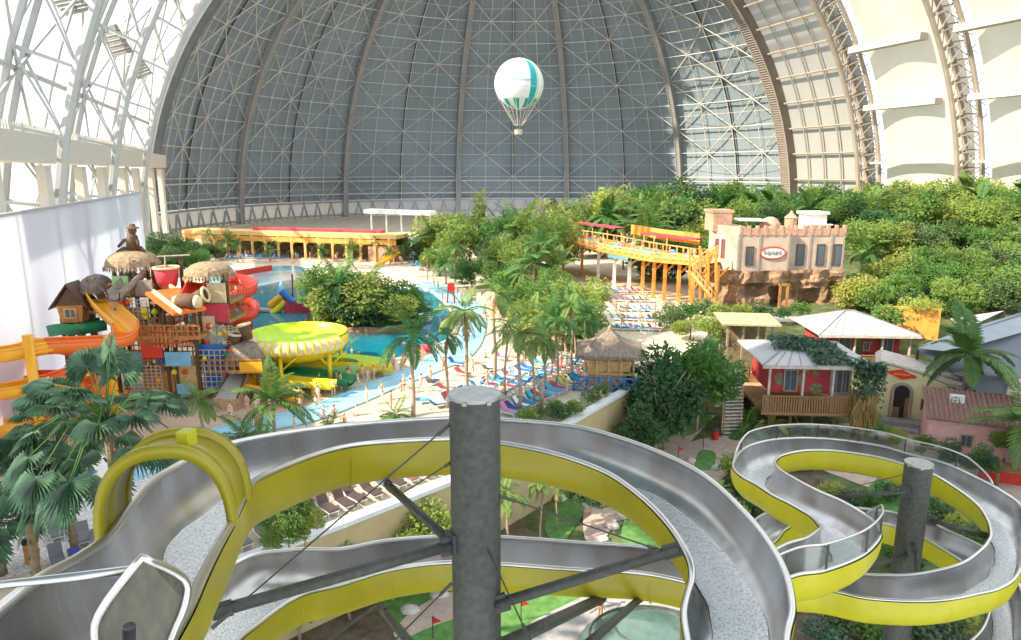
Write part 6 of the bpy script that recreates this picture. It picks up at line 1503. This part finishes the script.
def person(p, pose, rz, zone, group, scale=1.0, cloth=None, kind=None, label=None):
    F = FIG[pose]; o = bpy.data.objects.new('person', None); COL.objects.link(o); o.location = p; o.rotation_euler = (0,0,rz); o.scale = (scale,)*3
    cn, cc = cloth or hrn.choice(CLOTH); fem = hrn.random() < .45; kind = kind or ('bikini' if fem else 'shorts')
    sk = hrn.choice(SKINS); hc = hrn.choice(HAIRS)
    L = [('body', F['body'], sk), ('hair', F['hair'], hc), ('face', F['eyes'], (.2,.1,.08)), ('swimwear', F['shorts'], cc)]
    if kind == 'bikini': L.append(('swim_top', F['top'], cc))
    if kind == 'shirt': L.append(('shirt', F['shirt'], cc))
    for n, me, c in L:
        q = bpy.data.objects.new(n, me); COL.objects.link(q); q.parent = o; q.color = (*c, 1)
    tag(o, label, 'person', group)
    if not label:
        w = {'bikini':' bikini','shorts':' swim shorts','shirt':' top and shorts'}[kind]; ch_ = 'child' if scale < .8 else ''
        hd = POSEW[pose].replace('bather', 'child') if ch_ else POSEW[pose]
        PEOPLE.setdefault((hd+' in '+cn+w, zone), []).append(o)
    return o
def poly_px(pg, r):
    xs = [p[0] for p in pg]; ys = [p[1] for p in pg]
    while True:
        x, y = r.uniform(min(xs), max(xs)), r.uniform(min(ys), max(ys)); ins = False; j = len(pg)-1
        for i in range(len(pg)):
            if (pg[i][1] > y) != (pg[j][1] > y) and x < (pg[j][0]-pg[i][0])*(y-pg[i][1])/(pg[j][1]-pg[i][1])+pg[i][0]: ins = not ins
            j = i
        if ins: return x, y
def crowd(pg, n, poses, zone, group, z=0.0, mind=1.0):
    got = []; tries = 0
    while len(got) < n and tries < n*40:
        tries += 1; x, y = poly_px(pg, hrn); p = G(x, y, z)
        if any((p-q).length < mind for q in got): continue
        got.append(p); po = hrn.choice(poses); sc_ = hrn.choice([1,1,1,1,.95,1.03,.68]) if po in ('stand', 'walk') else 1
        person(p-V((0,0,.35)) if po == 'sit' and z == 0 else p, po, hrn.uniform(0, 6.28), zone, group, sc_)
    return got
crowd([(296,420),(335,400),(392,378),(425,362),(418,358),(380,374),(330,385),(300,398)], 26, ['stand','walk','stand'], 'at the pool edge', 'bathers on the near edge of the pool')
crowd([(235,436),(330,418),(400,392),(445,372),(452,380),(400,408),(330,430)], 16, ['stand','walk','sit'], 'by the blue channel', 'bathers near the blue channel', mind=1.6)
crowd([(398,276),(470,292),(520,312),(545,335),(500,335),(470,310),(430,288)], 34, ['stand','walk','stand','sit','lie'], 'on the white beach', 'bathers on the white beach', mind=2.0)
crowd([(428,300),(455,306),(470,330),(462,352),(440,362),(448,330)], 12, ['stand','walk'], 'at the pool bend', 'bathers at the pool bend', mind=1.6)
crowd([(470,360),(560,345),(585,352),(575,372),(500,400),(455,385)], 22, ['stand','walk','sit','lie','lie'], 'among the thin palms', 'bathers among the near palms', mind=1.4)
crowd([(560,372),(620,380),(625,395),(600,405),(560,400)], 9, ['stand','sit','walk'], 'by the thatched bar', 'bathers at the thatched bar', mind=1.0)
crowd([(600,285),(660,285),(660,335),(615,330),(590,310)], 26, ['stand','walk','sit','lie'], 'below the walkway', 'bathers below the walkway', mind=1.5)
crowd([(205,252),(300,253),(392,255),(390,268),(300,268),(215,264)], 44, ['stand','walk','stand','sit','lie'], 'on the far beach', 'bathers on the far beach', mind=1.8)
crowd([(395,256),(470,262),(470,276),(395,272)], 18, ['stand','sit','lie'], 'beside the far grove', 'bathers beside the far grove', mind=1.8)
crowd([(225,420),(292,396),(300,402),(240,432)], 12, ['stand','walk'], 'below the play tower', 'bathers below the play tower', mind=1.2)
# swimmers: sunk to the chest
for x, y in ((352,352),(358,354),(404,345),(252,297),(262,293),(275,300),(418,322),(432,318),(440,330),(436,344),(428,338),(445,348),(330,360),(300,300)):
    person(G(x, y)-V((0,0,1.15)), 'stand', hrn.uniform(0,6.28), 'swimming in the pool', 'swimmers in the pool')
# a few that stand out
person(G(99, 497), 'walk', 1.9, '', None, 1.0, ('black',(.015,.015,.018)), 'shirt', 'person in black walking along the white gravel at left')
person(G(69, 530)-V((0,0,.1)), 'sit', .6, '', None, 1.0, ('black',(.015,.015,.018)), 'shirt', 'person in a dark shirt sitting on a lounger near the left palms')
person(G(592, 612, ZL), 'walk', 2.8, '', None, 1.0, ('black',(.015,.015,.018)), 'shorts', 'bare-chested person in black shorts walking on the grey path under the slide')
person(G(600, 620, ZL), 'stand', 2.2, '', None, .95, ('red',(.6,.05,.05)), 'shorts', 'person in red shorts on the grey path behind the one in black')
person(G(632, 520, ZL), 'stand', 0, '', None, 1.0, ('white',(.85,.85,.83)), 'shirt', 'person in white standing on the golf path seen through the slide loop')
person(G(646, 530, ZL), 'stand', 1, '', None, 1.0, ('dark blue',(.02,.05,.22)), 'shirt', 'person in dark blue standing on the golf path right of the one in white')
person(D(748, 378, 72.5)-V((0,0,.2)), 'stand', .5, '', None, 1.0, ('white',(.85,.85,.83)), 'shirt', 'person in a white top at the kiosk above the plank steps')
person(G(922, 424, ZL), 'stand', .4, '', None, 1.0, ('white',(.85,.85,.83)), 'shirt', 'person in white standing at the cream house doorway')
person(G(16, 432), 'stand', .4, '', None, 1.0, ('black',(.015,.015,.018)), 'shorts', 'person standing on the sand under the orange spiral at the left edge')
# people on the raised walkway
for i in range(20):
    p = pts_deck[hrn.randrange(2, len(pts_deck)-3)]+V((hrn.uniform(-1,1), hrn.uniform(.5,6), 0)); person(p, hrn.choice(['stand','walk','sit']) if i % 3 else 'stand', hrn.uniform(0,6.28), 'on the walkway', 'people on the raised walkway')
for (h, zn), L in PEOPLE.items(): number(L, h, zn)
for (h, zn), L in PEOPLE.items():
    if len(L) == 1: L[0]['label'] = h+' '+zn
# ---- loungers
def lounger_meshes(back):
    fr_ = MB(); 
    for s in (-1, 1): fr_.beam((s*.33,-1.0,.33), (s*.33,.95,.33), .05, .06)
    for y in (-.98, 0, .93): fr_.beam((-.33,y,.33), (.33,y,.33), .05, .05)
    lg_ = MB(); lg_.beam((0,0,0), (0,0,.33), .055)
    ba = R(back); e = V((0, .28+.72*math.cos(ba), .40+.72*math.sin(ba)))
    mt = MB(); mt.box((0,-.36,.40), (.64,1.28,.10)); mt.slabv([(-.32,.28,.36), (.32,.28,.36), (.32,e.y,e.z-.04), (-.32,e.y,e.z-.04)], (0,-.09*math.sin(ba),.09*math.cos(ba)))
    tw = MB(); tw.box((0,-.42,.462), (.52,.95,.03)); tw.slabv([(-.24,.20,.455), (.24,.20,.455), (.24,e.y-.1,e.z+.045), (-.24,e.y-.1,e.z+.045)], (0,-.03*math.sin(ba),.03))
    return fr_.mesh('frame', M['white_paint']), lg_.mesh('leg', M['white_paint']), mt.mesh('mattress', M['cloth']), tw.mesh('towel', M['cloth'])
LM = {b: lounger_meshes(b) for b in (28, 50)}; LNG = {}
TOW = [('white',(.85,.85,.83)),('pink',(.80,.22,.42)),('red',(.62,.05,.05)),('turquoise',(.05,.50,.55)),('yellow',(.82,.62,.10)),('dark blue',(.03,.06,.25))]
BED = {'blue':(.04,.20,.46),'light blue':(.10,.40,.68),'brown':(.075,.05,.045),'grey':(.16,.17,.19)}
def lounger(p, rz, bed, zone, group, towel=.6, occupant=0.0):
    b = hrn.choice((28, 50)); f_, l_, m_, t_ = LM[b]; o = bpy.data.objects.new('sun_lounger', None); COL.objects.link(o); o.location = p; o.rotation_euler = (0,0,rz)
    def pt_(n, me, c=None, loc=None):
        q = bpy.data.objects.new(n, me); COL.objects.link(q); q.parent = o
        if c: q.color = (*c, 1)
        if loc: q.location = loc
        return q
    pt_('frame', f_)
    for x in (-.3, .3):
        for y in (-.9, .85): pt_('leg', l_, None, (x, y, 0))
    pt_('mattress', m_, BED[bed]); nm = bed+' lounger'
    if hrn.random() < towel:
        tn, tc = hrn.choice(TOW); pt_('towel', t_, tc); nm += ' with '+tn+' towel'
    else: nm = 'bare '+nm
    tag(o, None, 'sun lounger', group); LNG.setdefault((nm, zone), []).append(o); return o
def lrow(a, b, n, rz, bed, zone, group, towel=.6, jit=.15):
    for i in range(n):
        p = a.lerp(b, (i+.5)/n); lounger(p+V((hrn.uniform(-jit,jit), hrn.uniform(-jit,jit), 0)), rz+hrn.uniform(-.08,.08), hrn.choice(bed), zone, group, towel)
a, b = G(494, 418), G(607, 366); d = (b-a).normalized(); nn = V((d.y, -d.x, 0)); ra = math.atan2(d.y, d.x)+PI/2-PI/2
for k, (off, n) in enumerate(((-5.6, 17), (-2.9, 19), (.4, 19))):
    lrow(a-nn*-off*1.0+d*(k*.4), b-nn*-off, n, ra+(PI if k == 1 else 0), ['blue','blue','light blue'], 'in %s row by bar' % ('back','middle','front')[k], 'blue loungers between pillar and thatched bar', .65)
for k in range(5):
    y = 292+9.5*k; lrow(G(606+2*k, y), G(652+1*k, y+1), 7, R(70), ['blue','light blue','grey'], 'in walkway row %s' % ('one','two','three','four','five')[k], 'loungers below the raised walkway', .6)
for k in range(4): lrow(G(398+6*k, 256+4.6*k), G(466+2*k, 258+5.5*k), 12, R(20), ['blue','light blue','grey'], 'in grove row %s' % ('one','two','three','four')[k], 'loungers beside the far grove', .4)
for k in range(2): lrow(G(206, 254+5*k), G(300, 254+4*k), 20, R(10), ['blue','blue','light blue'], 'in far beach %s row' % ('back','front')[k], 'loungers on the far beach', .25)
a, b = G(246, 556), G(452, 475); d = (b-a).normalized(); nn = V((d.y, -d.x, 0)); ra = math.atan2(d.y, d.x)
for k in range(2): lrow(a-nn*(1.4+2.7*k), b-nn*(1.4+2.7*k), 14, ra+PI*(k % 2), ['brown','brown','grey'], 'in terrace %s row' % ('front','back')[k], 'dark loungers on the near terrace', .2)
for i, (x, y) in enumerate(((56,536),(70,528),(84,540),(98,548),(58,565),(78,568))): lounger(G(x, y), .6+hrn.uniform(-.2,.2), 'grey', 'behind the handrail', 'loungers at lower left', .4)
for i in range(22):
    p = pts_deck[3+(i*len(pts_deck)//26) % (len(pts_deck)-6)]+V((hrn.uniform(-.6,.6), 1.0+2.3*(i % 3), 0)); lounger(p, hrn.uniform(-.3,.3), hrn.choice(['grey','light blue']), 'on the walkway', 'loungers on the raised walkway', .8)
for (x, y) in ((432,386),(446,392),(462,376),(476,388),(488,372),(500,360),(455,366),(420,404),(436,408),(452,404),(470,398)): lounger(G(x, y), hrn.uniform(0,3), hrn.choice(['blue','grey','light blue']), 'left of the palms', 'loungers scattered on the near sand', .6)
for (nm, zn), L in LNG.items():
    number(L, nm, zn)
    if len(L) == 1: L[0]['label'] = nm+' '+zn
# ---- small things by the pool
t = thing('lifeguard_chair', 'tall red lifeguard chair at the bend of the pale blue channel', 'chair', G(451, 304)); p = G(451, 304); q = MB()
for sx in (-.5, .5):
    for sy in (-.5, .5): q.beam(p+V((sx*1.2,sy*1.2,0)), p+V((sx*.8,sy*.8,2.0)), .12)
q.build('stand', M['red_paint'], t); q = MB(); q.box(p+V((0,0,2.05)), (1.1,1.0,.12)); q.box(p+V((0,.5,2.6)), (1.1,.1,1.1)); q.build('seat', M['red_paint'], t)
t = thing('inflatable', 'round white inflatable floating beside the pool island', 'inflatable', G(421, 322)); p = G(421, 322)+V((0,0,.5)); q = MB(); q.tube([p+V((1.0*math.cos(2*PI*k/18), 1.0*math.sin(2*PI*k/18), 0)) for k in range(18)], .5, 8, True); q.build('ring', M['white_paint'], t, True); q = MB(); q.tube(spline([p+V((.9,0,.3)), p+V((1.1,0,1.2)), p+V((.8,0,1.7)), p+V((.4,0,1.6))], 4), .22, 8); q.build('neck', M['white_paint'], t, True)
t = thing('inflatable', 'pink and white inflatable ring lying at the near bend of the pool', 'inflatable', G(424, 352)); p = G(424, 352)+V((0,0,.4)); q = MB(); q.tube([p+V((.7*math.cos(2*PI*k/18), .7*math.sin(2*PI*k/18), 0)) for k in range(18)], .32, 8, True); q.build('ring', M['red_cloth'], t, True)
fl_ = [('white panel hung highest and farthest left under the glazed roof', (46,-6,76), (92,16)), ('white panel hung in the middle of the three under the glazed roof', (95,28,0), (132,58)), ('smallest white panel, lowest of the three beside the left arch', (127,62,0), (152,80))]
for lb, A_, B_ in fl_:
    Y = 118 if A_[0] < 60 else (140 if A_[0] < 110 else 158); x0, y0 = A_[0], A_[1]; x1, y1 = B_; a_, b_, c_, d_ = D(x0, y0, Y), D(x0+(x1-x0)*.55, y0-4, Y-4), D(x1, y1-6, Y-4), D(x0+(x1-x0)*.42, y1, Y)
    t = thing('acoustic_panel', lb, 'panel', (a_+c_)/2); q = MB(); q.slabv([a_, b_, c_, d_], (0,.5,.1)); q.build('board', M['panel_board'], t); q = MB()
    for k in range(1, 6): q.beam(a_.lerp(d_, k/6)-V((0,.1,0)), b_.lerp(c_, k/6)-V((0,.1,0)), .16)
    q.build('slat', M['galv_light'], t); q = MB(); q.beam((a_+b_)/2, (a_+b_)/2+V((-1,0,9)), .12); q.build('hanger', M['galvanised'], t)
# ------------------------------------------------------------------ tidy
for o in bpy.data.objects:
    if '_o' in o: del o['_o']
